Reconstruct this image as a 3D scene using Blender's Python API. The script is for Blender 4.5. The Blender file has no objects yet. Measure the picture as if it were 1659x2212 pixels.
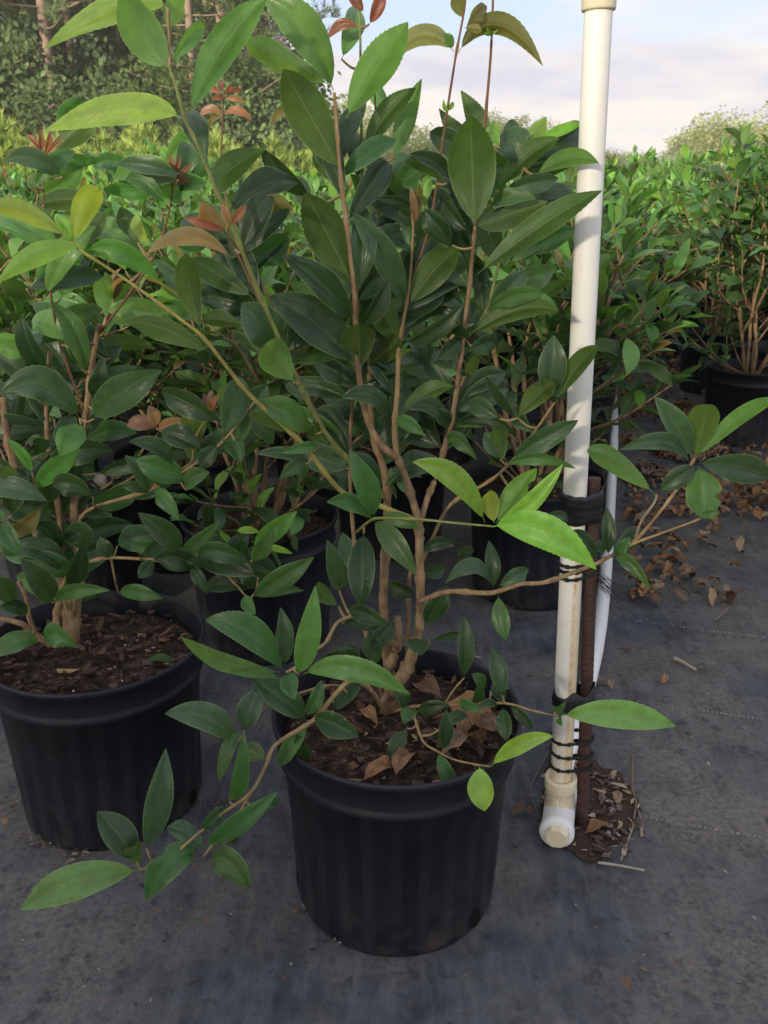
import bpy, math, random
import numpy as np
from mathutils import Vector, Matrix, noise

# ------------------------------------------------------------------ camera, sky, sun, exposure
scene = bpy.context.scene
COL = scene.collection
FPX, CX, CY, PITCH, CAMH = 1884.0, 829.5, 1106.0, math.radians(20.5), 1.0
cam_d = bpy.data.cameras.new('camera'); cam = bpy.data.objects.new('camera', cam_d); COL.objects.link(cam)
cam.location = (0, 0, CAMH); cam.rotation_euler = (math.pi/2 - PITCH, 0, 0)
cam_d.sensor_fit = 'VERTICAL'; cam_d.sensor_height = 36.0; cam_d.lens = 36.0*FPX/2212.0
cam_d.clip_start = 0.05; cam_d.clip_end = 2000
cam_d.dof.use_dof = True; cam_d.dof.focus_distance = 1.15; cam_d.dof.aperture_fstop = 16
scene.camera = cam

SUN_AZ, SUN_EL = math.radians(-150), math.radians(15)      # azimuth from +Y towards +X
sun_dir = Vector((math.sin(SUN_AZ)*math.cos(SUN_EL), math.cos(SUN_AZ)*math.cos(SUN_EL), math.sin(SUN_EL)))
world = bpy.data.worlds.new('World'); scene.world = world; world.use_nodes = True
nt = world.node_tree; nt.nodes.clear()
def wn(t, **k):
    n = nt.nodes.new(t)
    for a, b in k.items(): setattr(n, a, b)
    return n
def mathn(tree, op, a, b=None, c=None, clamp=False):
    n = tree.nodes.new('ShaderNodeMath'); n.operation = op; n.use_clamp = clamp
    for i, v in enumerate((a, b, c)):
        if v is None: continue
        if isinstance(v, (int, float)): n.inputs[i].default_value = v
        else: tree.links.new(v, n.inputs[i])
    return n.outputs[0]
def mixc(tree, fac, a, b, mode='MIX'):
    n = tree.nodes.new('ShaderNodeMix'); n.data_type = 'RGBA'; n.blend_type = mode
    for i, v in ((0, fac), (6, a), (7, b)):
        if isinstance(v, (int, float)): n.inputs[i].default_value = v
        elif isinstance(v, tuple): n.inputs[i].default_value = v if len(v) == 4 else v + (1,)
        else: tree.links.new(v, n.inputs[i])
    return n.outputs[2]
def ramp(tree, fac, stops, interp='LINEAR'):
    n = tree.nodes.new('ShaderNodeValToRGB'); n.color_ramp.interpolation = interp
    e = n.color_ramp.elements
    while len(e) < len(stops): e.new(0.5)
    for el, (p, c) in zip(e, stops):
        el.position = p; el.color = c if len(c) == 4 else tuple(c) + (1,)
    tree.links.new(fac, n.inputs[0]); return n.outputs[0]
sky = wn('ShaderNodeTexSky', sky_type='NISHITA'); sky.sun_disc = False
sky.sun_elevation = SUN_EL; sky.sun_rotation = SUN_AZ; sky.dust_density = 2.0; sky.ozone_density = 1.5
tc = wn('ShaderNodeTexCoord'); sep = wn('ShaderNodeSeparateXYZ'); nt.links.new(tc.outputs['Generated'], sep.inputs[0])
zz = mathn(nt, 'ADD', mathn(nt, 'MAXIMUM', sep.outputs[2], 0.0), 0.16)
cmb = wn('ShaderNodeCombineXYZ')
nt.links.new(mathn(nt, 'DIVIDE', sep.outputs[0], zz), cmb.inputs[0]); nt.links.new(mathn(nt, 'DIVIDE', sep.outputs[1], zz), cmb.inputs[1])
def wnoise(scale, detail, rough, off):
    m = wn('ShaderNodeMapping'); m.inputs['Location'].default_value = off; nt.links.new(cmb.outputs[0], m.inputs[0])
    n = wn('ShaderNodeTexNoise'); n.inputs['Scale'].default_value = scale; n.inputs['Detail'].default_value = detail
    n.inputs['Roughness'].default_value = rough; nt.links.new(m.outputs[0], n.inputs[0]); return n.outputs[0]
cover = ramp(nt, wnoise(0.75, 7, 0.55, (3.1, 1.7, 0.0)), [(0.38, (0, 0, 0)), (0.56, (1, 1, 1))])
shade = ramp(nt, wnoise(1.15, 8, 0.58, (7.7, 4.2, 0.0)), [(0.36, (0, 0, 0)), (0.6, (1, 1, 1))])
SKY_STRENGTH = 0.12
k = 1.0/SKY_STRENGTH
cloud = mixc(nt, shade, (0.265*k, 0.272*k, 0.335*k), (0.39*k, 0.36*k, 0.34*k))
blue = mixc(nt, 0.80, sky.outputs[0], (0.215*k, 0.248*k, 0.335*k))
edge_n = wnoise(0.9, 9, 0.6, (1.3, 8.2, 0.0)); edge_f = wnoise(3.4, 6, 0.6, (4.3, 2.2, 0.0))
lift = mathn(nt, 'ADD', sep.outputs[2], mathn(nt, 'ADD', mathn(nt, 'MULTIPLY', mathn(nt, 'SUBTRACT', edge_n, 0.5), 0.16), mathn(nt, 'MULTIPLY', mathn(nt, 'SUBTRACT', edge_f, 0.5), 0.05)))
bank = ramp(nt, lift, [(0.0, (0.25, 0.25, 0.25)), (0.04, (0.85, 0.85, 0.85)), (0.118, (1, 1, 1)), (0.140, (0, 0, 0))])
bankc = mixc(nt, ramp(nt, edge_n, [(0.40, (0, 0, 0)), (0.56, (1, 1, 1))]), (0.265*k, 0.262*k, 0.305*k), (0.375*k, 0.345*k, 0.315*k))
bg = wn('ShaderNodeBackground'); bg.inputs[1].default_value = SKY_STRENGTH
nt.links.new(mixc(nt, bank, mixc(nt, mathn(nt, 'MULTIPLY', cover, 0.92), blue, cloud), bankc), bg.inputs[0])
wo = wn('ShaderNodeOutputWorld'); nt.links.new(bg.outputs[0], wo.inputs[0])

sun_l = bpy.data.lights.new('sun', 'SUN'); sun_l.energy = 3.0; sun_l.angle = math.radians(3.0); sun_l.color = (1.0, 0.88, 0.68)
sun_o = bpy.data.objects.new('sun', sun_l); COL.objects.link(sun_o)
sun_o.rotation_euler = (-sun_dir).to_track_quat('-Z', 'Y').to_euler(); sun_o.location = (0, 0, 20)
vs = scene.view_settings; vs.view_transform = 'Standard'; vs.look = 'None'; vs.exposure = 1.6; vs.gamma = 1.0
scene.render.engine = 'CYCLES'; cy = scene.cycles
cy.use_denoising = True; cy.max_bounces = 8; cy.diffuse_bounces = 4; cy.glossy_bounces = 3; cy.transmission_bounces = 6
cy.sample_clamp_indirect = 6.0

# ------------------------------------------------------------------ helpers
R = random.Random(11)
CAM = Vector((0, 0, CAMH))
FWD = Vector((0, math.cos(PITCH), -math.sin(PITCH))); UP = Vector((0, math.sin(PITCH), math.cos(PITCH))); RIGHT = Vector((1, 0, 0))
def at(x, y, Y):
    "the place at distance Y (metres ahead) seen at sketch position x, y"
    d = FWD + RIGHT*((x-CX)/FPX) - UP*((y-CY)/FPX)
    return CAM + d*(Y/d.y)
def floor_at(x, y, z=0.0):
    d = FWD + RIGHT*((x-CX)/FPX) - UP*((y-CY)/FPX)
    return CAM + d*((z-CAMH)/d.z)
def seen(p):
    v = Vector(p)-CAM; d = v.dot(FWD)
    return CX+FPX*v.dot(RIGHT)/d, CY-FPX*v.dot(UP)/d
def link(o, parent=None):
    COL.objects.link(o)
    if parent is not None: o.parent = parent
    return o
def obj(name, mesh, parent=None, loc=None, color=None):
    o = bpy.data.objects.new(name, mesh)
    if loc is not None: o.location = loc
    if color is not None: o.color = color if len(color) == 4 else tuple(color)+(1,)
    return link(o, parent)
def empty(name, loc, rz=0.0):
    o = bpy.data.objects.new(name, None); o.location = loc; o.rotation_euler = (0, 0, rz); o.empty_display_size = 0.1
    return link(o)
def tag(o, label=None, category=None, group=None, kind=None):
    if label: o['label'] = label
    if category: o['category'] = category
    if group: o['group'] = group
    if kind: o['kind'] = kind
    return o
def mesh_np(name, verts, faces, mat=None, smooth=True, uv=None, tint=None):
    me = bpy.data.meshes.new(name)
    me.from_pydata([tuple(v) for v in verts], [], [tuple(f) for f in faces])
    if mat: me.materials.append(mat)
    if smooth: me.polygons.foreach_set('use_smooth', [True]*len(me.polygons))
    if uv is not None:
        l = me.uv_layers.new(name='uv'); idx = np.zeros(len(me.loops), dtype=np.int32); me.loops.foreach_get('vertex_index', idx)
        l.data.foreach_set('uv', np.asarray(uv, dtype=np.float32)[idx].ravel())
    if tint is not None:
        a = me.color_attributes.new('tint', 'FLOAT_COLOR', 'POINT'); t = np.asarray(tint, dtype=np.float32)
        a.data.foreach_set('color', np.concatenate([t, np.ones((len(t), 1), np.float32)], 1).ravel())
    me.update(); return me
class MB:
    def __init__(s): s.v = []; s.f = []; s.uv = []; s.t = []
    def add(s, v, f, uv=None, tint=None):
        n = len(s.v); s.v += [tuple(p) for p in v]; s.f += [tuple(i+n for i in q) for q in f]
        s.uv += list(uv) if uv is not None else [(0.5, 0.5)]*len(v)
        s.t += [tuple(tint) if tint is not None else (0.5, 0.5, 0.5)]*len(v)
    def mesh(s, name, mat, smooth=True): return mesh_np(name, s.v, s.f, mat, smooth, s.uv, s.t)
def spline(pts, sub=4):
    P = [Vector(p) for p in pts]
    if len(P) < 3: return P
    out = []
    for i in range(len(P)-1):
        p0, p1, p2, p3 = P[max(i-1, 0)], P[i], P[i+1], P[min(i+2, len(P)-1)]
        for k in range(sub):
            t = k/sub
            out.append(0.5*((2*p1)+(p2-p0)*t+(2*p0-5*p1+4*p2-p3)*t*t+(3*p1-p0-3*p2+p3)*t**3))
    return out+[P[-1]]
def tube(mb, pts, r0, r1, sides=7, rough=0.0, nodes=None, rng=R, cap=True, tint=None):
    n = len(pts); v = []; f = []; uv = []
    ref = Vector((0.31, 0.17, 0.93))
    for i, p in enumerate(pts):
        t = (pts[min(i+1, n-1)]-pts[max(i-1, 0)])
        t = t.normalized() if t.length > 1e-9 else Vector((0, 0, 1))
        a = t.cross(ref)
        if a.length < 1e-3: a = t.cross(Vector((1, 0, 0)))
        a.normalize(); b = t.cross(a)
        r = r0+(r1-r0)*i/max(n-1, 1)
        if nodes and i % nodes == 0 and 0 < i: r *= 1.38
        for k in range(sides):
            an = 2*math.pi*k/sides; rr = r*(1+rng.uniform(-rough, rough))
            v.append(p+a*(rr*math.cos(an))+b*(rr*math.sin(an))); uv.append((k/sides, i*0.1))
    for i in range(n-1):
        for k in range(sides):
            k2 = (k+1) % sides
            f.append((i*sides+k, i*sides+k2, (i+1)*sides+k2, (i+1)*sides+k))
    if cap:
        f.append(tuple(range(sides-1, -1, -1))); f.append(tuple((n-1)*sides+k for k in range(sides)))
    mb.add(v, f, uv, tint)
def lathe(mb, prof, seg=48, mod=None, closed=False, ang0=0.0):
    v = []; f = []; n = len(prof)
    for k in range(seg):
        an = ang0+2*math.pi*k/seg
        for j, (r, z) in enumerate(prof):
            rr = r*(mod(k, seg, j) if mod else 1.0)
            v.append((rr*math.cos(an), rr*math.sin(an), z))
    for k in range(seg):
        k2 = (k+1) % seg
        for j in range(n-1 if not closed else n):
            j2 = (j+1) % n
            f.append((k*n+j, k2*n+j, k2*n+j2, k*n+j2))
    mb.add(v, f)
def frame_between(p, q):
    z = (q-p).normalized(); x = z.orthogonal().normalized(); y = z.cross(x)
    M = Matrix((x, y, z)).transposed().to_4x4(); M.translation = p; return M

# ------------------------------------------------------------------ materials
def mat(name):
    m = bpy.data.materials.new(name); m.use_nodes = True; t = m.node_tree; t.nodes.clear()
    out = t.nodes.new('ShaderNodeOutputMaterial'); return m, t, out
def princ(t, color, rough=0.6, spec=0.5, bump=None):
    p = t.nodes.new('ShaderNodeBsdfPrincipled')
    for key, v in (('Base Color', color), ('Roughness', rough), ('Specular IOR Level', spec)):
        if isinstance(v, (int, float)): p.inputs[key].default_value = v
        elif isinstance(v, tuple): p.inputs[key].default_value = v if len(v) == 4 else v+(1,)
        else: t.links.new(v, p.inputs[key])
    if bump is not None: t.links.new(bump, p.inputs['Normal'])
    return p
def tnoise(t, scale, detail=3, rough=0.55, coord='Object', dim=None, stretch=None, off=None):
    c = t.nodes.new('ShaderNodeTexCoord'); src = c.outputs[coord]
    if stretch or off is not None:
        mp = t.nodes.new('ShaderNodeMapping')
        if stretch: mp.inputs['Scale'].default_value = stretch
        if off is not None: mp.inputs['Location'].default_value = off
        t.links.new(src, mp.inputs[0]); src = mp.outputs[0]
    n = t.nodes.new('ShaderNodeTexNoise'); n.inputs['Scale'].default_value = scale; n.inputs['Detail'].default_value = detail
    n.inputs['Roughness'].default_value = rough; t.links.new(src, n.inputs[0]); return n.outputs[0]
def tvor(t, scale, coord='Object', feature='F1'):
    c = t.nodes.new('ShaderNodeTexCoord'); n = t.nodes.new('ShaderNodeTexVoronoi'); n.feature = feature
    n.inputs['Scale'].default_value = scale; t.links.new(c.outputs[coord], n.inputs[0]); return n.outputs[0]
def bumpn(t, h, strength=0.3, dist=0.01):
    b = t.nodes.new('ShaderNodeBump'); b.inputs['Strength'].default_value = strength; b.inputs['Distance'].default_value = dist
    t.links.new(h, b.inputs['Height']); return b.outputs[0]
def mapr(t, v, a, b, c=0.0, d=1.0):
    n = t.nodes.new('ShaderNodeMapRange'); n.inputs[1].default_value = a; n.inputs[2].default_value = b
    n.inputs[3].default_value = c; n.inputs[4].default_value = d; t.links.new(v, n.inputs[0]); return n.outputs[0]

def leaf_material(name, per_object=True, spots=False):
    m, t, out = mat(name)
    if per_object:
        oi = t.nodes.new('ShaderNodeObjectInfo'); base = oi.outputs['Color']; rnd = oi.outputs['Random']
    else:
        at_ = t.nodes.new('ShaderNodeAttribute'); at_.attribute_name = 'tint'; base = at_.outputs['Color']
        gi = t.nodes.new('ShaderNodeNewGeometry'); rnd = gi.outputs['Random Per Island']
    uvn = t.nodes.new('ShaderNodeUVMap'); uvn.uv_map = 'uv'
    s = t.nodes.new('ShaderNodeSeparateXYZ'); t.links.new(uvn.outputs[0], s.inputs[0])
    u = mathn(t, 'ABSOLUTE', mathn(t, 'SUBTRACT', s.outputs[0], 0.5)); v = s.outputs[1]
    # tone shifts from leaf to leaf and blotches inside a leaf
    hsv = t.nodes.new('ShaderNodeHueSaturation'); t.links.new(base, hsv.inputs['Color'])
    t.links.new(mapr(t, rnd, 0, 1, 0.485, 0.515), hsv.inputs['Hue']); t.links.new(mapr(t, mathn(t, 'FRACT', mathn(t, 'MULTIPLY', rnd, 7.31)), 0, 1, 0.78, 1.25), hsv.inputs['Value'])
    col = hsv.outputs[0]
    blot = mapr(t, tnoise(t, 55 if per_object else 14, 3), 0.3, 0.7, 0.82, 1.18)
    sc = t.nodes.new('ShaderNodeVectorMath'); sc.operation = 'SCALE'; t.links.new(col, sc.inputs[0]); t.links.new(blot, sc.inputs['Scale'])
    col = sc.outputs[0]
    # veins
    ph = mathn(t, 'FRACT', mathn(t, 'ADD', mathn(t, 'MULTIPLY', v, 10.0), mathn(t, 'MULTIPLY', u, -5.2)))
    vein = mathn(t, 'MULTIPLY', mapr(t, mathn(t, 'ABSOLUTE', mathn(t, 'SUBTRACT', ph, 0.5)), 0.0, 0.07, 1.0, 0.0), mapr(t, u, 0.30, 0.46, 1.0, 0.0))
    rib = mapr(t, u, 0.010, 0.026, 1.0, 0.0)
    edge = mapr(t, u, 0.468, 0.49, 0.0, 1.0)
    geo = t.nodes.new('ShaderNodeNewGeometry'); back = geo.outputs['Backfacing']
    light = mixc(t, 0.55, col, (0.26, 0.36, 0.12))
    upper = mixc(t, mathn(t, 'MULTIPLY', vein, 0.24), col, light)
    upper = mixc(t, mathn(t, 'MULTIPLY', rib, 0.55), upper, light)
    if spots:
        sp = mathn(t, 'MULTIPLY', mapr(t, tvor(t, 120), 0.10, 0.16, 1.0, 0.0), mapr(t, tnoise(t, 30, 1), 0.58, 0.66))
        upper = mixc(t, mathn(t, 'MULTIPLY', sp, 0.75), upper, (0.55, 0.58, 0.48))
    under = mixc(t, 0.42, col, (0.10, 0.165, 0.045))
    under = mixc(t, mathn(t, 'MULTIPLY', vein, 0.22), under, (0.17, 0.22, 0.07)); under = mixc(t, mathn(t, 'MULTIPLY', rib, 0.75), under, (0.22, 0.28, 0.09))
    c2 = mixc(t, back, upper, under)
    c2 = mixc(t, mathn(t, 'MULTIPLY', edge, 0.8), c2, mixc(t, 0.65, col, (0.36, 0.52, 0.16)))  # pale leaf margin, strengthened to paint a backlit rim
    hgt = mathn(t, 'ADD', mathn(t, 'MULTIPLY', mathn(t, 'ADD', vein, rib), -0.6), mathn(t, 'MULTIPLY', tnoise(t, 160 if per_object else 40, 2), 0.8))
    rough = mathn(t, 'ADD', mapr(t, tnoise(t, 40, 2), 0.3, 0.7, 0.30, 0.47), mathn(t, 'MULTIPLY', back, 0.16))
    p = princ(t, c2, rough, 0.5, bumpn(t, hgt, 0.38, 0.0014))
    tr = t.nodes.new('ShaderNodeBsdfTranslucent')
    g = t.nodes.new('ShaderNodeVectorMath'); g.operation = 'MULTIPLY'; t.links.new(col, g.inputs[0]); g.inputs[1].default_value = (2.1, 1.9, 0.75)
    t.links.new(g.outputs[0], tr.inputs[0])
    mx = t.nodes.new('ShaderNodeMixShader'); mx.inputs[0].default_value = 0.36
    t.links.new(p.outputs[0], mx.inputs[1]); t.links.new(tr.outputs[0], mx.inputs[2]); t.links.new(mx.outputs[0], out.inputs[0])
    return m
M_LEAF = leaf_material('leaf_blade'); M_SPOT = leaf_material('leaf_blade_speckled', True, True); M_FOL = leaf_material('foliage_mass', False)

def bark_material(name, c0, c1, per_object=False):
    m, t, out = mat(name)
    n = tnoise(t, 90, 4, 0.6, stretch=(1, 1, 0.35)); col = ramp(t, n, [(0.3, c0), (0.7, c1)])
    if per_object:
        oi = t.nodes.new('ShaderNodeObjectInfo'); col = mixc(t, 0.75, col, oi.outputs['Color'])
        col = mixc(t, mapr(t, n, 0.35, 0.6, 0.45, 0.0), col, (0.10, 0.065, 0.04))
    spot = mapr(t, tvor(t, 420), 0.16, 0.30, 1.0, 0.0)
    col = mixc(t, mathn(t, 'MULTIPLY', spot, 0.35), col, (0.42, 0.34, 0.24))
    h = mathn(t, 'ADD', n, mathn(t, 'MULTIPLY', spot, 0.5))
    p = princ(t, col, 0.75, 0.25, bumpn(t, h, 0.55, 0.0015)); t.links.new(p.outputs[0], out.inputs[0]); return m
M_BARK = bark_material('shrub_bark', (0.13, 0.078, 0.042), (0.36, 0.245, 0.135))
M_TWIG = bark_material('twig_bark', (0.16, 0.10, 0.05), (0.30, 0.22, 0.10), True)
M_TRUNK = bark_material('pine_bark', (0.11, 0.075, 0.06), (0.30, 0.21, 0.16))

def simple(name, color, rough=0.6, spec=0.4, var=0.25, scale=20, bump=0.2, dist=0.003):
    m, t, out = mat(name)
    n = tnoise(t, scale, 4)
    c = mixc(t, n, tuple(x*(1-var) for x in color), tuple(min(1, x*(1+var)) for x in color))
    p = princ(t, c, rough, spec, bumpn(t, tnoise(t, scale*3, 3), bump, dist)); t.links.new(p.outputs[0], out.inputs[0]); return m
def tinted(name, rough=0.8, scale=60, bump=0.5, dist=0.002, spec=0.3):
    m, t, out = mat(name)
    oi = t.nodes.new('ShaderNodeObjectInfo'); n = tnoise(t, scale, 4, 0.65)
    c = mixc(t, mapr(t, n, 0.3, 0.7, 0.0, 0.75), oi.outputs['Color'], (0.0, 0.0, 0.0), 'MIX')
    c = mixc(t, mapr(t, n, 0.35, 0.75, 0.55, 0.0), oi.outputs['Color'], mixc(t, 0.6, oi.outputs['Color'], (0.03, 0.018, 0.012)))
    p = princ(t, c, rough, spec, bumpn(t, n, bump, dist)); t.links.new(p.outputs[0], out.inputs[0]); return m
M_CHIP = tinted('bark_chip'); M_DRY = None

def dry_material():
    m, t, out = mat('dry_leaf'); oi = t.nodes.new('ShaderNodeObjectInfo'); uvn = t.nodes.new('ShaderNodeUVMap'); uvn.uv_map = 'uv'
    sx = t.nodes.new('ShaderNodeSeparateXYZ'); t.links.new(uvn.outputs[0], sx.inputs[0]); u = mathn(t, 'ABSOLUTE', mathn(t, 'SUBTRACT', sx.outputs[0], 0.5))
    n = tnoise(t, 3.2, 5, 0.65, 'UV'); rib = mapr(t, u, 0.012, 0.05, 1.0, 0.0)
    ph = mathn(t, 'FRACT', mathn(t, 'ADD', mathn(t, 'MULTIPLY', sx.outputs[1], 8.0), mathn(t, 'MULTIPLY', u, -5.0))); vein = mapr(t, mathn(t, 'ABSOLUTE', mathn(t, 'SUBTRACT', ph, 0.5)), 0.0, 0.12, 1.0, 0.0)
    c = mixc(t, mapr(t, n, 0.35, 0.65), mixc(t, 0.62, oi.outputs['Color'], (0.06, 0.035, 0.02)), oi.outputs['Color'])
    c = mixc(t, mathn(t, 'MULTIPLY', mathn(t, 'MAXIMUM', rib, mathn(t, 'MULTIPLY', vein, 0.5)), 0.5), c, (0.10, 0.055, 0.03))
    p = princ(t, c, 0.62, 0.35, bumpn(t, mathn(t, 'ADD', n, mathn(t, 'MULTIPLY', vein, -0.4)), 0.5, 0.02)); t.links.new(p.outputs[0], out.inputs[0]); return m
M_DRY = dry_material()
def pot_material():
    m, t, out = mat('black_plastic')
    dust = mapr(t, tnoise(t, 7, 5, 0.65), 0.42, 0.75, 0.0, 1.0)
    c = t.nodes.new('ShaderNodeTexCoord'); s = t.nodes.new('ShaderNodeSeparateXYZ'); t.links.new(c.outputs['Object'], s.inputs[0])
    low = mapr(t, s.outputs[2], 0.12, 0.0, 0.0, 1.0)
    col = mixc(t, mathn(t, 'MULTIPLY', dust, 0.45), (0.0062, 0.0078, 0.0135), (0.022, 0.021, 0.024))
    col = mixc(t, mathn(t, 'MULTIPLY', mathn(t, 'MULTIPLY', low, mapr(t, tnoise(t, 22, 5, 0.7), 0.45, 0.7)), 0.7), col, (0.085, 0.065, 0.05))
    ang = mathn(t, 'ARCTAN2', s.outputs[1], s.outputs[0]); rib = mapr(t, mathn(t, 'COSINE', mathn(t, 'MULTIPLY', ang, 26.0)), 0.0, 0.45)
    rib = mathn(t, 'MULTIPLY', rib, mapr(t, s.outputs[2], 0.255, 0.235)); scuff = mathn(t, 'MULTIPLY', rib, mapr(t, tnoise(t, 14, 5, 0.7, stretch=(1, 1, 0.4)), 0.3, 0.65, 0.25, 1.0))
    col = mixc(t, mathn(t, 'MULTIPLY', scuff, 0.34), col, (0.030, 0.031, 0.040))  # dust and wear on ribs, lightened further to paint relief in flat light
    sp = mathn(t, 'MULTIPLY', mapr(t, tvor(t, 95), 0.05, 0.09, 1.0, 0.0), mapr(t, tnoise(t, 9, 2), 0.5, 0.6))
    col = mixc(t, mathn(t, 'MULTIPLY', sp, 0.6), col, (0.30, 0.29, 0.27))
    p = princ(t, col, mapr(t, tnoise(t, 18, 4), 0.3, 0.7, 0.42, 0.62), 0.36, bumpn(t, tnoise(t, 260, 3), 0.12, 0.001)); t.links.new(p.outputs[0], out.inputs[0]); return m
M_POT = pot_material()
def soil_material():
    m, t, out = mat('potting_soil')
    n = tnoise(t, 60, 5, 0.7); col = ramp(t, n, [(0.34, (0.010, 0.007, 0.005)), (0.52, (0.042, 0.026, 0.019)), (0.68, (0.12, 0.078, 0.05))])
    sp = mapr(t, tvor(t, 150), 0.10, 0.17, 1.0, 0.0); sp = mathn(t, 'MULTIPLY', sp, mapr(t, tnoise(t, 25, 2), 0.5, 0.6))
    col = mixc(t, mathn(t, 'MULTIPLY', sp, 0.8), col, (0.42, 0.32, 0.18))
    p = princ(t, col, 0.95, 0.15, bumpn(t, n, 0.9, 0.006)); t.links.new(p.outputs[0], out.inputs[0]); return m
M_SOIL = soil_material()
def fabric_material():
    m, t, out = mat('woven_ground_fabric')
    c = t.nodes.new('ShaderNodeTexCoord')
    mp = t.nodes.new('ShaderNodeMapping'); mp.inputs['Rotation'].default_value = (0, 0, math.radians(-9)); t.links.new(c.outputs['Object'], mp.inputs[0])
    def wave(axis, scale):
        w = t.nodes.new('ShaderNodeTexWave'); w.bands_direction = axis; w.inputs['Scale'].default_value = scale; w.inputs['Distortion'].default_value = 0.6
        w.inputs['Detail'].default_value = 1; t.links.new(mp.outputs[0], w.inputs[0]); return w.outputs[1]
    wx, wy = wave('X', 140), wave('Y', 140)
    weave = mathn(t, 'ADD', mathn(t, 'MULTIPLY', wx, 0.5), mathn(t, 'MULTIPLY', wy, 0.5))
    big = tnoise(t, 2.6, 6, 0.62); mid = tnoise(t, 11, 6, 0.7, off=(3, 2, 0)); fine = tnoise(t, 95, 4, 0.75); streak = tnoise(t, 26, 4, 0.7, stretch=(1.6, 0.35, 1))
    col = mixc(t, mapr(t, mid, 0.34, 0.72), (0.028, 0.031, 0.042), (0.128, 0.137, 0.158))
    col = mixc(t, mathn(t, 'MULTIPLY', mapr(t, streak, 0.45, 0.75), 0.55), col, (0.20, 0.21, 0.222))
    dirt = mathn(t, 'MULTIPLY', mapr(t, big, 0.44, 0.62), mapr(t, fine, 0.36, 0.60))
    col = mixc(t, mathn(t, 'MULTIPLY', dirt, 0.9), col, (0.235, 0.205, 0.155))
    algae = mathn(t, 'MULTIPLY', mapr(t, tnoise(t, 3.3, 4, 0.6, off=(9, 4, 1)), 0.60, 0.74), mapr(t, fine, 0.3, 0.6))
    col = mixc(t, mathn(t, 'MULTIPLY', algae, 0.5), col, (0.21, 0.195, 0.09))
    blk = mathn(t, 'MULTIPLY', mapr(t, tnoise(t, 30, 4, 0.65, off=(1, 7, 2)), 0.57, 0.68), 0.75)
    col = mixc(t, blk, col, (0.026, 0.028, 0.034))
    col = mixc(t, mathn(t, 'MULTIPLY', mapr(t, weave, 0.25, 0.75, 1.0, 0.0), 0.5), col, (0.026, 0.029, 0.039))
    wsp = mathn(t, 'MULTIPLY', mapr(t, tvor(t, 60), 0.03, 0.05, 1.0, 0.0), mapr(t, tnoise(t, 8, 2, off=(5, 5, 5)), 0.56, 0.62))
    col = mixc(t, mathn(t, 'MULTIPLY', wsp, 0.8), col, (0.45, 0.46, 0.45))
    h = mathn(t, 'ADD', mathn(t, 'MULTIPLY', weave, 0.5), mathn(t, 'MULTIPLY', fine, 0.6))
    p = princ(t, col, 0.68, 0.4, bumpn(t, h, 0.8, 0.002)); t.links.new(p.outputs[0], out.inputs[0]); return m
M_FAB = fabric_material()
def pvc_material(name, stained=False):
    m, t, out = mat(name)
    n = tnoise(t, 9, 4, stretch=(1, 1, 0.25))
    col = mixc(t, n, (0.80, 0.77, 0.69), (0.88, 0.86, 0.82)) if stained else mixc(t, n, (0.74, 0.75, 0.77), (0.86, 0.86, 0.86))
    if stained:
        c = t.nodes.new('ShaderNodeTexCoord'); s = t.nodes.new('ShaderNodeSeparateXYZ'); t.links.new(c.outputs['Object'], s.inputs[0])
        side = mapr(t, s.outputs[0], -0.002, 0.005); low = mapr(t, s.outputs[2], 0.52, 0.30)
        cream = mathn(t, 'MULTIPLY', side, low)
        col = mixc(t, mathn(t, 'MULTIPLY', cream, 0.75), col, (0.70, 0.55, 0.31))
        line = mathn(t, 'MULTIPLY', mapr(t, mathn(t, 'ABSOLUTE', mathn(t, 'SUBTRACT', s.outputs[0], 0.0035)), 0.0, 0.0042, 1.0, 0.0), mapr(t, s.outputs[2], 0.50, 0.42))
        line = mathn(t, 'MULTIPLY', line, mapr(t, tnoise(t, 60, 3, 0.7), 0.38, 0.6))
        col = mixc(t, mathn(t, 'MULTIPLY', line, 0.9), col, (0.62, 0.33, 0.07))
        col = mixc(t, mathn(t, 'MULTIPLY', mapr(t, s.outputs[2], 0.22, 0.05), 0.6), col, (0.72, 0.60, 0.38))
    grime = mathn(t, 'MULTIPLY', mapr(t, tnoise(t, 45, 5, 0.7), 0.58, 0.8), 0.35)
    col = mixc(t, grime, col, (0.42, 0.34, 0.24))
    p = princ(t, col, 0.42, 0.45, bumpn(t, tnoise(t, 30, 3), 0.05, 0.001)); t.links.new(p.outputs[0], out.inputs[0]); return m
M_PVC = pvc_material('aged_pvc', True); M_PVCW = pvc_material('white_pvc'); M_CREAM = simple('cream_pvc', (0.74, 0.66, 0.47), 0.4, 0.45, 0.12, 30, 0.06)
M_RUST = simple('rusty_steel', (0.065, 0.034, 0.028), 0.78, 0.35, 0.5, 45, 0.5, 0.0012)
M_TAPE = simple('black_tape', (0.012, 0.012, 0.014), 0.45, 0.45, 0.3, 60, 0.35, 0.001)
M_CORD = simple('black_cord', (0.018, 0.017, 0.018), 0.7, 0.3, 0.4, 300, 0.4, 0.0006)
M_STITCH = simple('white_thread', (0.21, 0.21, 0.20), 0.8, 0.2, 0.4, 60)
M_EARTH = simple('dark_earth', (0.052, 0.036, 0.026), 0.95, 0.15, 0.6, 28, 0.9, 0.006)
M_GRASS = simple('rough_grass', (0.09, 0.12, 0.035), 0.95, 0.1, 0.5, 1.2, 0.6, 0.03)
M_WOOD = tinted('wood_bit', 0.8, 70, 0.4, 0.001)
M_STONE = simple('pale_stone', (0.52, 0.50, 0.46), 0.8, 0.3, 0.25, 60)

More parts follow.
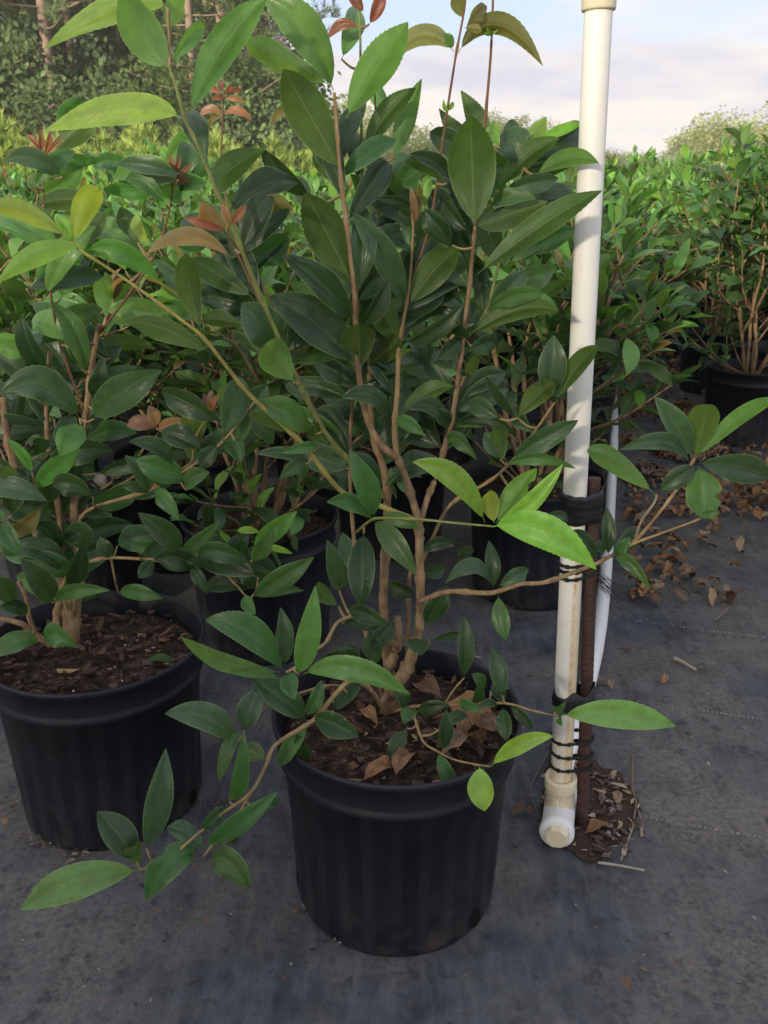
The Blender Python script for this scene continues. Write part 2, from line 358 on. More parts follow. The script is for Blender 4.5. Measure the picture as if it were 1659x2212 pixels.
# ------------------------------------------------------------------ the setting
def grid_sheet(x0, x1, y0, y1, nx, ny, amp, sc, z):
    xs = np.linspace(x0, x1, nx+1); ys = np.linspace(y0, y1, ny+1)
    v = [(x, y, z+amp*noise.noise(Vector((x*sc, y*sc, 3.3)))+amp*0.5*noise.noise(Vector((x*sc*2.7, y*sc*2.7, 8.1)))) for y in ys for x in xs]
    f = [(j*(nx+1)+i, j*(nx+1)+i+1, (j+1)*(nx+1)+i+1, (j+1)*(nx+1)+i) for j in range(ny) for i in range(nx)]
    return v, f
v, f = grid_sheet(-150, 150, -60, 170, 12, 12, 0.0, 1, -0.04)
tag(obj('ground', mesh_np('ground', v, f, M_GRASS, False)), kind='structure')
v, f = grid_sheet(-9, 9, -2.5, 12.5, 180, 150, 0.004, 1.9, 0.0)
fabric = tag(obj('ground_fabric', mesh_np('ground_fabric', v, f, M_FAB)), 'black woven ground fabric with dusty tan stains under the pots', kind='structure')

def stitches(pix, n, jit=0.0):
    "a row of white thread dashes sewn into the fabric"
    mb = MB(); a, b = floor_at(*pix[0]), floor_at(*pix[1]); L = (b-a).length; m = int(L/0.0085); d = (b-a).normalized(); s = Vector((-d.y, d.x, 0))
    for i in range(m):
        if R.random() < jit: continue
        c = a+d*(i*0.0085); c.z = 0.0062; h = d*R.uniform(0.0016, 0.0027); w = s*R.uniform(0.0006, 0.0010)
        z = Vector((0, 0, 0.0016))
        vs_ = [c-h-w-z, c+h-w-z, c+h+w-z, c-h+w-z, c-h*0.7-w*0.7+z, c+h*0.7-w*0.7+z, c+h*0.7+w*0.7+z, c-h*0.7+w*0.7+z]
        mb.add(vs_, [(4, 5, 6, 7), (0, 1, 5, 4), (1, 2, 6, 5), (2, 3, 7, 6), (3, 0, 4, 7)])
    o = obj('stitch_line', mb.mesh('stitch_line', M_STITCH, False), fabric); o['kind'] = 'stuff'
stitches([(1395, 1771), (1662, 1819)], 0, 0.08); stitches([(1085, 1477), (1662, 1561)], 0, 0.3)
stitches([(1100, 1718), (1180, 1730)], 0, 0.3); stitches([(1290, 1335), (1662, 1383)], 0, 0.55)

# a worn hole in the fabric where the stake and riser stand
mb = MB(); c0 = Vector((0.345, 1.225, 0.0)); n = 64; ring = []
for i in range(n):
    a = 2*math.pi*i/n; rr = 1+0.30*noise.noise(Vector((math.cos(a)*1.6, math.sin(a)*1.6, 5)))+0.22*noise.noise(Vector((math.cos(a)*5, math.sin(a)*5, 2)))
    ring.append(c0+Vector((math.cos(a)*0.088*rr+0.02*math.sin(a), math.sin(a)*0.125*rr, 0.005)))
mid = [c0+(p-c0)*0.55+Vector((0, 0, 0.004+0.004*noise.noise(p*40))) for p in ring]
mb.add(ring+mid+[c0+Vector((0, 0, 0.008))], [(i, (i+1) % n, n+(i+1) % n, n+i) for i in range(n)]+[(n+i, n+(i+1) % n, 2*n) for i in range(n)])
tag(obj('earth_patch', mb.mesh('earth_patch', M_EARTH)), 'bare dark earth in the torn fabric hole round the stake', kind='structure')

# ------------------------------------------------------------------ nursery pot pieces (shared meshes)
NF = 26
def flute(k, seg, j):
    if j in (0, 1) or j > 9: return 1.0
    w = math.cos(2*math.pi*k*NF/seg)
    amp = (0, 0, 0.003, 0.013, 0.016, 0.016, 0.016, 0.016, 0.016, 0.016)[j]
    return 1-amp*(0.5-0.5*max(-1, min(1, w*3.0)))
mb = MB(); lathe(mb, [(0.001, 0.004), (0.146, 0.001), (0.1485, 0.006), (0.1494, 0.012), (0.1502, 0.03), (0.1528, 0.09), (0.1554, 0.15), (0.1580, 0.21), (0.1588, 0.228), (0.1597, 0.2475), (0.166, 0.262), (0.1635, 0.262), (0.1535, 0.12)], NF*6, flute)
ME_POT = mb.mesh('pot_body', M_POT)
mb = MB(); lathe(mb, [(0.1585, 0.2455), (0.1655, 0.2470), (0.1690, 0.2495), (0.1703, 0.2530), (0.1703, 0.2570), (0.1678, 0.2605), (0.1670, 0.2650), (0.1694, 0.2960), (0.1745, 0.2985), (0.1762, 0.3015), (0.1765, 0.3060), (0.1750, 0.3090), (0.1728, 0.3095), (0.1705, 0.3070), (0.1690, 0.2985), (0.1655, 0.2870), (0.1580, 0.2470)], 72, None, True)
ME_RIM = mb.mesh('pot_rim', M_POT)
mb = MB(); N_ = 12
pts = [(math.cos(2*math.pi*i/N_)*0.0125*R.uniform(0.9, 1.1), math.sin(2*math.pi*i/N_)*0.0135*R.uniform(0.9, 1.1)) for i in range(N_)]
mb.add([(p[0]*1.12, 0.0, p[1]*1.12) for p in pts]+[(p[0], -0.0012, p[1]) for p in pts]+[(p[0]*0.55, 0.0005+R.uniform(-0.001, 0.001), p[1]*0.55) for p in pts]+[(0, -0.0015, 0)],
       [(i, (i+1) % N_, N_+(i+1) % N_, N_+i) for i in range(N_)]+[(N_+i, N_+(i+1) % N_, 2*N_+(i+1) % N_, 2*N_+i) for i in range(N_)]+[(2*N_+i, 2*N_+(i+1) % N_, 3*N_) for i in range(N_)])
ME_HOLE = mb.mesh('drain_hole', simple('shaded_hole_soil', (0.013, 0.010, 0.009), 0.95, 0.1, 0.7, 90, 0.8))  # soil disc coloured near black to paint the shade of a recessed hole
def soil_mesh(seed):
    v = [(0, 0, 0.276)]; f = []; nr, ns = 14, 48
    for i in range(1, nr+1):
        for k in range(ns):
            a = 2*math.pi*k/ns; r = 0.160*i/nr
            p = Vector((r*math.cos(a), r*math.sin(a), 0))
            v.append((p.x, p.y, 0.268+0.010*noise.noise(p*22+Vector((seed, 0, 0)))+0.004*noise.noise(p*75+Vector((0, seed, 0)))+0.012*math.exp(-(r/0.05)**2)))
    for k in range(ns): f.append((0, 1+k, 1+(k+1) % ns))
    for i in range(nr-1):
        for k in range(ns):
            a = 1+i*ns; k2 = (k+1) % ns; f.append((a+k, a+ns+k, a+ns+k2, a+k2))
    return mesh_np('soil', v, f, M_SOIL)
ME_SOILS = [soil_mesh(s*3.7+1) for s in range(3)]
def chip_mesh(i):
    r = random.Random(100+i); n = r.choice((5, 6, 7)); ang = sorted(r.uniform(0, 2*math.pi) for _ in range(n))
    el = r.uniform(0.35, 0.8); th = r.uniform(0.10, 0.2)
    top = [Vector((math.cos(a)*r.uniform(0.75, 1.0), math.sin(a)*el*r.uniform(0.75, 1.0), th*r.uniform(0.6, 1.3))) for a in ang]
    bot = [Vector((p.x*0.94, p.y*0.94, -th*0.5)) for p in top]
    f = [tuple(range(n)), tuple(range(2*n-1, n-1, -1))]+[(i_, n+i_, n+(i_+1) % n, (i_+1) % n) for i_ in range(n)]
    return mesh_np('chip', top+bot, f, M_CHIP, False)
ME_CHIPS = [chip_mesh(i) for i in range(9)]
CHIP_COLS = [(0.075, 0.042, 0.034), (0.10, 0.055, 0.04), (0.055, 0.034, 0.030), (0.14, 0.075, 0.05), (0.04, 0.028, 0.026), (0.17, 0.09, 0.055), (0.09, 0.065, 0.06)]
def rand_rot(r, tilt=0.3): return (r.uniform(-tilt, tilt), r.uniform(-tilt, tilt), r.uniform(0, 6.283))
def soil_z(r): return 0.272+0.012*math.exp(-(r/0.05)**2)
def make_pot(root, seed, chips=0, rz=0.0, holes=(0, 90, 180, 270), solo=True):
    r = random.Random(seed)
    pot = obj('pot', ME_POT, root); pot.rotation_euler = (0, 0, rz)
    obj('rim', ME_RIM, pot)
    for h in holes:
        a = math.radians(h); o = obj('drain_hole', ME_HOLE, pot, (0.1500*math.cos(a), 0.1500*math.sin(a), 0.022)); o.rotation_euler = (0, 0, a+math.pi/2)
    soil = obj('soil', ME_SOILS[seed % 3], root); soil.rotation_euler = (0, 0, r.uniform(0, 6))
    if solo:
        for i in range(chips):
            rr = 0.158*math.sqrt(r.random()); a = r.uniform(0, 6.283); pale = r.random()
            col = r.choice(CHIP_COLS); s = r.uniform(0.0035, 0.0125)
            if pale < 0.14: col = (0.42, 0.30, 0.16); s *= 0.45
            elif pale < 0.19: col = (0.62, 0.58, 0.50); s = r.uniform(0.0018, 0.0032)
            o = obj('bark_chip', r.choice(ME_CHIPS), soil, (rr*math.cos(a), rr*math.sin(a), soil_z(rr)+0.004+r.uniform(0, 0.005)), col); o.rotation_euler = rand_rot(r, 0.45); o.scale = (s*r.uniform(0.8, 1.8), s, s)
    return pot, soil

# ------------------------------------------------------------------ leaves
PAL = {'D': (0.030, 0.070, 0.025), 'T': (0.047, 0.100, 0.049), 'M': (0.060, 0.150, 0.044), 'B': (0.108, 0.268, 0.058), 'L': (0.213, 0.413, 0.063), 'Y': (0.313, 0.428, 0.064),
       'O': (0.062, 0.122, 0.030), 'G': (0.128, 0.279, 0.075), 'C': (0.342, 0.190, 0.109), 'R': (0.285, 0.104, 0.071), 'N': (0.191, 0.166, 0.058)}  # G and L carry painted backlit glow besides young-leaf colour
def profile(v):
    if v <= 0.0: return 0.03
    return max(0.02, math.sin(math.pi*min(1, v)**0.95)**0.74*(1-0.30*v**6))
def blade(spine, normals, width, N, fold, wave, phase, serr=True, rows=2, notch=None, bulge=0.28):
    "leaf blade along a spine: verts, faces, uv; top face looks along the normals"
    v = []; uv = []; f = []; M = 2*rows+1; n = len(spine)
    for i in range(n):
        s = i/(n-1); t = (spine[min(i+1, n-1)]-spine[max(i-1, 0)]).normalized()
        nn = normals[i]-t*normals[i].dot(t); nn.normalize(); side = t.cross(nn)
        hw = 0.5*width*profile((s-0.05)/0.95)
        for j in range(M):
            u = (j-rows)/rows; au = abs(u); h = hw
            if au == 1 and serr and 0.16 < s < 0.97: h = hw*(1.0 if i % 2 else 0.958)
            if notch and au == 1 and (u > 0) == (notch[0] > 0) and abs(s-notch[1]) < notch[2]: h *= 1-notch[3]*(1-abs(s-notch[1])/notch[2])
            und = wave*hw*au*au*math.sin(s*11+phase+(1.3 if u > 0 else 0))
            v.append(spine[i]+side*(h*u*math.cos(fold))+nn*(h*au*math.sin(fold)+bulge*h*au*(1-au)*2+und)+t*(0.10*hw if (au == 1 and serr and i % 2) else 0)); uv.append((0.5+0.5*u, s))
    for i in range(n-1):
        for j in range(M-1):
            a = i*M+j; f.append((a, a+1, a+M+1, a+M))
    return v, f, uv
def shared_leaf(i, N=18, rows=2, serr=True, mat_=None):
    r = random.Random(500+i); droop = r.uniform(0.05, 0.55); w = r.uniform(0.33, 0.43); curl = r.uniform(-0.10, 0.10)
    sp = [Vector((curl*math.sin(s*3), s*(1-0.10*droop*s), droop*(0.22*s-0.62*s*s*s))) for s in [k/N for k in range(N+1)]]
    return blade(sp, [Vector((0, 0.2, 1))]*(N+1), w, N, r.uniform(0.12, 0.42), r.uniform(0.05, 0.16), r.uniform(0, 6), serr, rows)
LEAF_V = []
for i in range(12):
    v, f, uv = shared_leaf(i); LEAF_V.append(mesh_np('leaf', v, f, M_SPOT if i % 4 == 3 else M_LEAF, True, uv))
LEAF_LOW = [shared_leaf(i+40, 6, 1, False) for i in range(8)]

def orient(d, rng, twist=0.5):
    d = d.normalized(); up = Vector((rng.uniform(-0.25, 0.25), rng.uniform(-0.25, 0.25), 1))
    n_ = up-d*up.dot(d)
    if n_.length < 0.15: n_ = d.orthogonal()
    n_.normalize(); x = d.cross(n_)
    M = Matrix((x, d, n_)).transposed()
    return M @ Matrix.Rotation(rng.gauss(0, twist), 3, 'Y')

def grow(seed, height=0.85, stems=7, spread=0.32, dense=1.0, lean=(0, 0), lime=0.16, low=True):
    "branch polylines and leaf placements of one multi-stemmed shrub, soil at z 0.275"
    r = random.Random(seed); out = []
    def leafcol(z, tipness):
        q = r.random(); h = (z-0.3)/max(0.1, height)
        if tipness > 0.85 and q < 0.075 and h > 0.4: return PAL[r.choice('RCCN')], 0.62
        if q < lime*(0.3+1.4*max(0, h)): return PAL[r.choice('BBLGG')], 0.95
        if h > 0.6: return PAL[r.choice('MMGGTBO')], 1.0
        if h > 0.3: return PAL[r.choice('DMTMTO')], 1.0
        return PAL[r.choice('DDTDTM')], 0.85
    def shoot(p, d, L, rad, depth, polys, leaves, bare):
        segs = max(3, int(L/0.045)); pts = [p.copy()]; d = d.normalized(); ph = r.uniform(0, 3.14)
        step = L/segs
        for i in range(segs):
            s = (i+1)/segs
            d = (d+Vector((r.gauss(0, 0.07), r.gauss(0, 0.07), 0.10 if depth == 0 else 0.07))).normalized()
            p = p+d*step; pts.append(p.copy()); ph += math.pi/2+r.gauss(0, 0.2)
            if s > bare:
                if r.random() < 0.93*dense or i == segs-1:
                    side = d.orthogonal().normalized(); side = Matrix.Rotation(ph, 3, d) @ side
                    for sg in (1, -1):
                        if r.random() < 0.1: continue
                        ang = math.radians(r.uniform(38, 72)-18*(s > 0.85))
                        ld = d*math.cos(ang)+side*(sg*math.sin(ang)); ld.z -= r.uniform(0, 0.18)
                        c, k_ = leafcol(p.z, s)
                        ln = r.uniform(0.085, 0.132)*k_*(0.8 if depth else 1)*(0.75 if i == segs-1 else 1)
                        leaves.append((p.copy(), ld, ln, c))
                if i == segs-1:
                    for q in range(2):
                        c, k_ = leafcol(p.z, 1.0); ld = d+Vector((r.gauss(0, 0.25), r.gauss(0, 0.25), 0.1))
                        leaves.append((p.copy(), ld, r.uniform(0.05, 0.085), c))
            if depth < 2 and 0.18 < s < 0.85 and r.random() < (0.40 if depth == 0 else 0.18):
                bd = (d*0.75+Matrix.Rotation(r.uniform(0, 6.283), 3, d) @ d.orthogonal().normalized()*0.8)
                shoot(p.copy(), bd, L*(1-s)*r.uniform(0.45, 0.8)+0.08, rad*0.6, depth+1, polys, leaves, 0.25)
        polys.append((pts, rad, max(0.0013, rad*0.42)))
    for i in range(stems):
        a = 2*math.pi*(i+r.random()*0.7)/stems; tilt = r.uniform(0.15, 1.0)*spread*1.7
        d = Vector((math.cos(a)*tilt+lean[0], math.sin(a)*tilt+lean[1], 1)); polys, leaves = [], []
        p0 = Vector((math.cos(a)*r.uniform(0.006, 0.03), math.sin(a)*r.uniform(0.006, 0.03), 0.262))
        shoot(p0, d, height*r.uniform(0.72, 1.08), r.uniform(0.0055, 0.0085), 0, polys, leaves, 0.42)
        out.append((polys, leaves))
    if low:
        for i in range(5):
            a = r.uniform(0, 6.283); polys, leaves = [], []
            d = Vector((math.cos(a), math.sin(a), r.uniform(0.25, 0.6)))
            shoot(Vector((math.cos(a)*0.015, math.sin(a)*0.015, 0.27)), d, r.uniform(0.2, 0.36), 0.0038, 1, polys, leaves, 0.35)
            out.append((polys, leaves))
    return out
def build_shrub_parts(root, plan, seed, keep=None):
    r = random.Random(seed); cnt = 0
    for polys, leaves in plan:
        mb = MB()
        for pts, a, b in polys: tube(mb, spline(pts, 2), a, b, 6, 0.08, 4, r)
        st = obj('stem', mb.mesh('stem', M_BARK), root)
        for (p, d, ln, c) in leaves:
            if keep and not keep(root.matrix_basis @ p): continue
            q = orient(d, r)
            o = obj('leaf', r.choice(LEAF_V), st, p, c); o.rotation_mode = 'QUATERNION'; o.rotation_quaternion = q.to_quaternion()
            o.scale = (ln*r.uniform(0.85, 1.12), ln, ln); cnt += 1
    return cnt
def joined_shrub(name, plan, seed):
    r = random.Random(seed); mf = MB(); ms = MB()
    for polys, leaves in plan:
        for pts, a, b in polys: tube(ms, pts, a, b, 4, 0.0, None, r, False)
        for (p, d, ln, c) in leaves:
            q = orient(d, r); v, f, uv = r.choice(LEAF_LOW); sx = r.uniform(0.85, 1.15); ln *= r.uniform(0.95, 1.3)
            g = r.uniform(0.75, 1.25)
            mf.add([p+q @ Vector((x.x*ln*sx, x.y*ln, x.z*ln)) for x in v], f, uv, tuple(cc*g for cc in c))
    return mf.mesh(name+'_foliage', M_FOL), ms.mesh(name+'_stems', M_BARK)

# ------------------------------------------------------------------ the shrub in the front pot: stems and leaves set out by hand
F1, L1 = Vector((0.018, 1.06, 0)), Vector((-0.472, 1.265, 0))
TW = {'bark': (0.25, 0.165, 0.095), 'tan': (0.36, 0.25, 0.12), 'yel': (0.42, 0.38, 0.10), 'grn': (0.20, 0.27, 0.07), 'red': (0.17, 0.075, 0.05), 'grey': (0.30, 0.26, 0.19)}
class HandShrub:
    def __init__(s, root): s.root = root; s.stems = []; s.inv = Vector(root.location); s.r = random.Random(77)
    def stem(s, pts, r0, r1, kind='tan', bark=False, sides=9):
        P = spline([at(*p) for p in pts], 5); mb = MB(); tube(mb, [p-s.inv for p in P], r0*0.78, r1*0.72, sides, 0.08, 7, s.r)
        o = obj('stem', mb.mesh('stem', M_BARK if bark else M_TWIG), s.root, None, TW[kind]); s.stems.append((o, P, [seen(p) for p in P], r1)); return o
    def leaf(s, bx, by, tx, ty, w, bend=0, col='M', dY=None, roll=None, Y=None, spot=False, notch=None):
        r = s.r; best = None
        for o, P, px, rr in s.stems:
            for p, (x, y) in zip(P, px):
                d = (x-bx)**2+(y-by)**2
                if Y is not None: d += ((p.y-Y)*900)**2
                if best is None or d < best[0]: best = (d, o, p)
        Yb = best[2].y if Y is None else Y
        B = at(bx, by, Yb)
        if (B-best[2]).length > 0.012:      # a short side twig carries it
            mid_ = (B+best[2])*0.5+Vector((0, 0, -0.12*(B-best[2]).length))
            mb = MB(); tube(mb, [p-s.inv for p in spline([best[2], mid_, B], 5)], 0.0019, 0.0012, 6, 0.05, None, r)
            o = obj('twig', mb.mesh('twig', M_TWIG), s.root, None, TW['tan']); s.stems.append((o, [B], [(bx, by)], 0.001)); host = o
        else: host = best[1]
        under = col.endswith('u'); c = PAL[col[0]]
        if dY is None: dY = r.uniform(-0.035, 0.03)
        if roll is None: roll = r.choice((-1, 1))*r.uniform(0.05, 0.5)
        T = at(tx, ty, Yb+dY); C_ = at((bx+tx)/2, (by+ty)/2-bend, Yb+dY*0.5)
        Q0 = C_*2-(B+T)*0.5
        view = (C_-CAM).normalized(); depth = (C_-CAM).dot(FWD); width = 0.95*w*depth/FPX/max(0.6, math.cos(roll))
        N = 40; sp = []
        ax = (T-B).normalized(); n0 = -view; n0 = (n0-ax*n0.dot(ax)).normalized()
        nv = Matrix.Rotation(roll, 3, ax) @ n0
        if under: nv = -nv
        Q = Q0+nv*((T-B).length*r.uniform(0.10, 0.34)); tw = r.uniform(-0.45, 0.45)
        for i in range(N+1):
            t = i/N; sp.append(B*(1-t)**2+Q*(2*t*(1-t))+T*(t*t))
        nm = [Matrix.Rotation(tw*(i/N-0.5), 3, ax) @ nv for i in range(N+1)]
        v, f, uv = blade(sp, nm, width, N, r.uniform(0.18, 0.55), r.uniform(0.04, 0.16), r.uniform(0, 6), True, 3, notch, r.uniform(0.1, 0.4))
        v = [p-B for p in v]
        o = obj('leaf', mesh_np('leaf', v, f, M_SPOT if spot else M_LEAF, True, uv), host, B-s.inv, c)
        return o
root = tag(empty('potted_shrub', F1), 'large leafy shrub in the ribbed black pot at the front centre, nearest the camera', 'shrub', 'shrubs in black nursery pots')
make_pot(root, 0, 280, 0.35, (-62, 168, 60))
H = HandShrub(root)
# trunk and main stems
H.stem([(838, 1552, 1.10), (841, 1505, 1.10), (862, 1472, 1.10), (884, 1432, 1.10), (897, 1392, 1.10), (906, 1360, 1.10)], 0.0165, 0.0085, 'bark', True, 12)
H.stem([(846, 1512, 1.105), (838, 1455, 1.11), (856, 1405, 1.115), (862, 1368, 1.12), (858, 1330, 1.13)], 0.0115, 0.006, 'bark', True, 10)
H.stem([(906, 1365, 1.10), (908, 1280, 1.11), (906, 1200, 1.11), (904, 1132, 1.12), (890, 1075, 1.12), (873, 1022, 1.12), (858, 985, 1.12)], 0.0085, 0.0062, 'bark', True, 10)
H.stem([(858, 988, 1.12), (824, 962, 1.115), (797, 915, 1.11), (781, 850, 1.10), (773, 780, 1.09), (769, 700, 1.08), (765, 620, 1.07), (748, 480, 1.06), (740, 420, 1.06), (734, 360, 1.06), (728, 280, 1.06), (722, 200, 1.06)], 0.0062, 0.0026, 'bark', True)
H.stem([(858, 990, 1.12), (852, 930, 1.12), (858, 850, 1.12), (862, 750, 1.12), (876, 665, 1.12), (886, 600, 1.12), (893, 490, 1.12)], 0.0055, 0.0018, 'tan')
H.stem([(850, 1490, 1.13), (836, 1420, 1.15), (828, 1290, 1.15), (834, 1180, 1.15), (836, 1080, 1.15), (828, 1010, 1.15), (806, 945, 1.145), (800, 860, 1.14), (795, 760, 1.14)], 0.0105, 0.004, 'bark', True, 10)
H.stem([(904, 1140, 1.12), (922, 1080, 1.14), (942, 1030, 1.15), (961, 964, 1.15), (973, 922, 1.15), (986, 842, 1.14), (1003, 707, 1.13), (1015, 609, 1.12), (1022, 535, 1.11), (1026, 490, 1.10)], 0.0058, 0.0028, 'bark', True)
H.stem([(880, 1460, 1.13), (882, 1330, 1.15), (886, 1240, 1.17), (915, 1160, 1.18)], 0.005, 0.003, 'bark', True)
H.stem([(973, 922, 1.15), (985, 870, 1.16), (1003, 812, 1.17)], 0.0034, 0.0024, 'bark', True)
H.stem([(838, 1548, 1.12), (782, 1330, 1.17), (766, 1180, 1.16), (757, 1060, 1.15), (757, 940, 1.14), (765, 830, 1.13)], 0.005, 0.0025, 'bark', True)
H.stem([(862, 750, 1.12), (872, 700, 1.13), (852, 640, 1.15), (822, 520, 1.15), (813, 350, 1.15), (810, 200, 1.15), (808, 115, 1.15)], 0.0026, 0.0014, 'red')
# upper left stalk, lime branch, copper shoot, whips
H.stem([(836, 1080, 1.15), (770, 1015, 1.11), (700, 930, 1.07), (645, 825, 1.03), (575, 668, 0.985), (537, 578, 0.965), (503, 490, 0.95), (470, 418, 0.945), (430, 320, 0.94), (400, 258, 0.935), (384, 200, 0.93), (366, 146, 0.93)], 0.0044, 0.0019, 'grn')
H.stem([(890, 1120, 1.12), (800, 1085, 1.11), (740, 1063, 1.10), (690, 1005, 1.08), (650, 955, 1.06), (550, 863, 1.02), (500, 805, 1.0), (440, 730, 0.98), (390, 690, 0.97), (280, 610, 0.955), (180, 545, 0.94), (150, 522, 0.935)], 0.0048, 0.0016, 'yel')
H.stem([(700, 925, 1.07), (650, 830, 1.05), (595, 722, 1.03), (560, 650, 1.02), (525, 573, 1.01), (490, 500, 1.0)], 0.0026, 0.0015, 'red')
H.stem([(893, 600, 1.13), (925, 500, 1.13), (940, 420, 1.13), (960, 280, 1.13), (983, 130, 1.12), (1003, 20, 1.12), (1008, -40, 1.12)], 0.0024, 0.0015, 'red')
H.stem([(1020, 560, 1.13), (1040, 340, 1.15), (1060, 120, 1.15), (1066, -60, 1.15)], 0.0027, 0.0018, 'red')
H.stem([(768, 640, 1.09), (781, 420, 1.13), (779, 150, 1.13), (776, -40, 1.12)], 0.0026, 0.0017, 'grn')
H.stem([(1003, 707, 1.13), (1047, 677, 1.14), (1084, 543, 1.16), (1120, 400, 1.17), (1140, 330, 1.17)], 0.0028, 0.0014, 'grn')
H.stem([(915, 1210, 1.14), (965, 1100, 1.12), (1020, 1062, 1.11), (1070, 1030, 1.10), (1115, 985, 1.09), (1160, 925, 1.08), (1198, 870, 1.07)], 0.0036, 0.0018, 'tan')
# lime runner, long right branch
H.stem([(770, 1150, 1.15), (800, 1125, 1.06), (826, 1119, 1.03), (905, 1122, 1.0), (985, 1130, 0.98), (1064, 1137, 0.97)], 0.0028, 0.0017, 'grn')
H.stem([(905, 1300, 1.10), (970, 1278, 1.07), (1060, 1281, 1.05), (1120, 1262, 1.04), (1180, 1257, 1.03), (1280, 1221, 1.02), (1310, 1206, 1.02), (1370, 1170, 1.01), (1425, 1106, 1.0), (1470, 1045, 1.0), (1500, 990, 1.0)], 0.0048, 0.0022, 'bark', True)
H.stem([(1310, 1206, 1.02), (1370, 1174, 1.0), (1440, 1148, 0.99), (1515, 1120, 0.98)], 0.0023, 0.0015, 'tan')
H.stem([(1372, 1168, 1.01), (1384, 1128, 1.0), (1414, 1085, 1.0), (1418, 1068, 1.0)], 0.0022, 0.0018, 'grey')
# low branches and runners
H.stem([(858, 1400, 1.10), (800, 1335, 1.06), (735, 1340, 1.03), (705, 1386, 1.0), (680, 1406, 0.98), (640, 1440, 0.97), (618, 1452, 0.96)], 0.0036, 0.0020, 'tan')
H.stem([(838, 1548, 1.09), (800, 1490, 1.04), (755, 1471, 0.99), (690, 1541, 0.97), (670, 1561, 0.965), (595, 1609, 0.94), (572, 1659, 0.92), (540, 1714, 0.91), (485, 1754, 0.9), (425, 1803, 0.89), (380, 1840, 0.88), (305, 1879, 0.87)], 0.0046, 0.0018, 'tan')
H.stem([(540, 1714, 0.91), (512, 1765, 0.905), (490, 1815, 0.9), (467, 1860, 0.9)], 0.0026, 0.0017, 'tan')
H.stem([(500, 1788, 0.905), (470, 1812, 0.9), (440, 1850, 0.895)], 0.0024, 0.0017, 'tan')
H.stem([(845, 1540, 1.09), (892, 1526, 1.05), (1000, 1522, 1.03), (1090, 1519, 1.02), (1150, 1535, 1.0), (1207, 1548, 0.99)], 0.0032, 0.0014, 'tan')
H.stem([(960, 1522, 1.04), (980, 1490, 1.05), (1003, 1464, 1.06)], 0.002, 0.0015, 'tan')
H.stem([(880, 1530, 1.06), (894, 1547, 1.03), (913, 1600, 0.985), (943, 1622, 0.965), (988, 1643, 0.935), (1059, 1656, 0.91)], 0.0026, 0.0013, 'tan')
H.stem([(760, 1510, 1.02), (725, 1480, 1.0), (640, 1500, 0.97), (560, 1540, 0.95), (512, 1606, 0.94)], 0.0026, 0.0015, 'tan')
l = H.leaf
# upper left stalk
l(392, 255, 95, 284, 74, 58, 'Yu', 0.03, 0.5, 0.935); l(408, 247, 578, -6, 80, 22, 'Gu', 0.02, 0.25, 0.935); l(364, 146, 262, -30, 100, -12, 'Gu', -0.02, 0.15, 0.93); l(362, 18, 95, 106, 66, 62, 'Lu', 0.04, 0.4, 0.96); l(371, 138, 442, 66, 42, 28, 'G', 0.03, 0.5, 0.935); l(366, 60, 402, -30, 44, 6, 'Lu', 0.03, 0.2, 0.97)
# centre stem head
l(737, 370, 612, 150, 106, 8, 'Ou', -0.05, 0.15); l(720, 196, 568, -8, 92, 18, 'G', -0.03, 0.35); l(716, 186, 527, 90, 66, 20, 'Gu', -0.06, 0.3); l(748, 255, 881, 48, 92, -4, 'Gu', -0.04, 0.2); l(786, 330, 898, 190, 56, 8, 'Mu', 0.0, 0.3); l(852, 340, 911, 170, 52, 0, 'Gu', 0.02, 0.2); l(772, 388, 760, 278, 52, 0, 'D', 0.05); l(738, 128, 768, 18, 58, 0, 'G', 0.06, 0.2, 1.14)
l(669, 426, 562, 316, 52, 8, 'D', -0.03, None, 1.10); l(794, 380, 806, 318, 30, 0, 'T', 0.02); l(800, 480, 756, 376, 56, 4, 'Mu', 0.03); l(838, 502, 888, 344, 96, 0, 'Ou', 0.02, 0.1); l(889, 446, 808, 427, 26, 6, 'D', -0.05); l(966, 396, 876, 350, 40, 14, 'Mu', -0.04); l(977, 530, 918, 452, 58, 6, 'D', 0.0); l(985, 470, 930, 420, 60, 4, 'D', 0.03); l(905, 420, 860, 330, 60, 0, 'M', 0.06)
# big oval leaf and the right head
l(1026, 492, 1018, 250, 118, 0, 'Ou', -0.04, 0.05); l(1072, 412, 1208, 299, 58, 12, 'Mu', -0.03, 0.3); l(1138, 352, 1086, 286, 84, 0, 'T', 0.02, 0.2); l(1158, 378, 1293, 352, 44, 18, 'Gu', -0.04, 0.4); l(1031, 592, 1300, 412, 68, 6, 'Mu', -0.06, 0.2, 1.11); l(1058, 446, 1158, 430, 40, 8, 'M', -0.03); l(1088, 412, 1206, 385, 52, 6, 'T', 0.0); l(1140, 298, 1180, 252, 42, 0, 'Lu', 0.02, None, 1.18); l(1160, 300, 1257, 266, 26, 4, 'L', 0.02, None, 1.18); l(1080, 320, 1062, 268, 40, 0, 'L', 0.04); l(985, 398, 884, 333, 40, 12, 'D', -0.03); l(832, 424, 926, 318, 48, 8, 'M', -0.02); l(1040, 480, 1120, 470, 46, 8, 'D', 0.02); l(1010, 500, 960, 440, 52, 4, 'D', 0.03)
# orange bud
l(897, 482, 886, 402, 20, 0, 'C', -0.01, 0.2); l(897, 482, 907, 396, 22, 0, 'Nu', -0.015, 0.1); l(898, 482, 914, 408, 18, 0, 'Cu', -0.005, 0.3); l(890, 530, 884, 516, 8, 0, 'Y'); l(890, 530, 898, 524, 8, 0, 'Y')
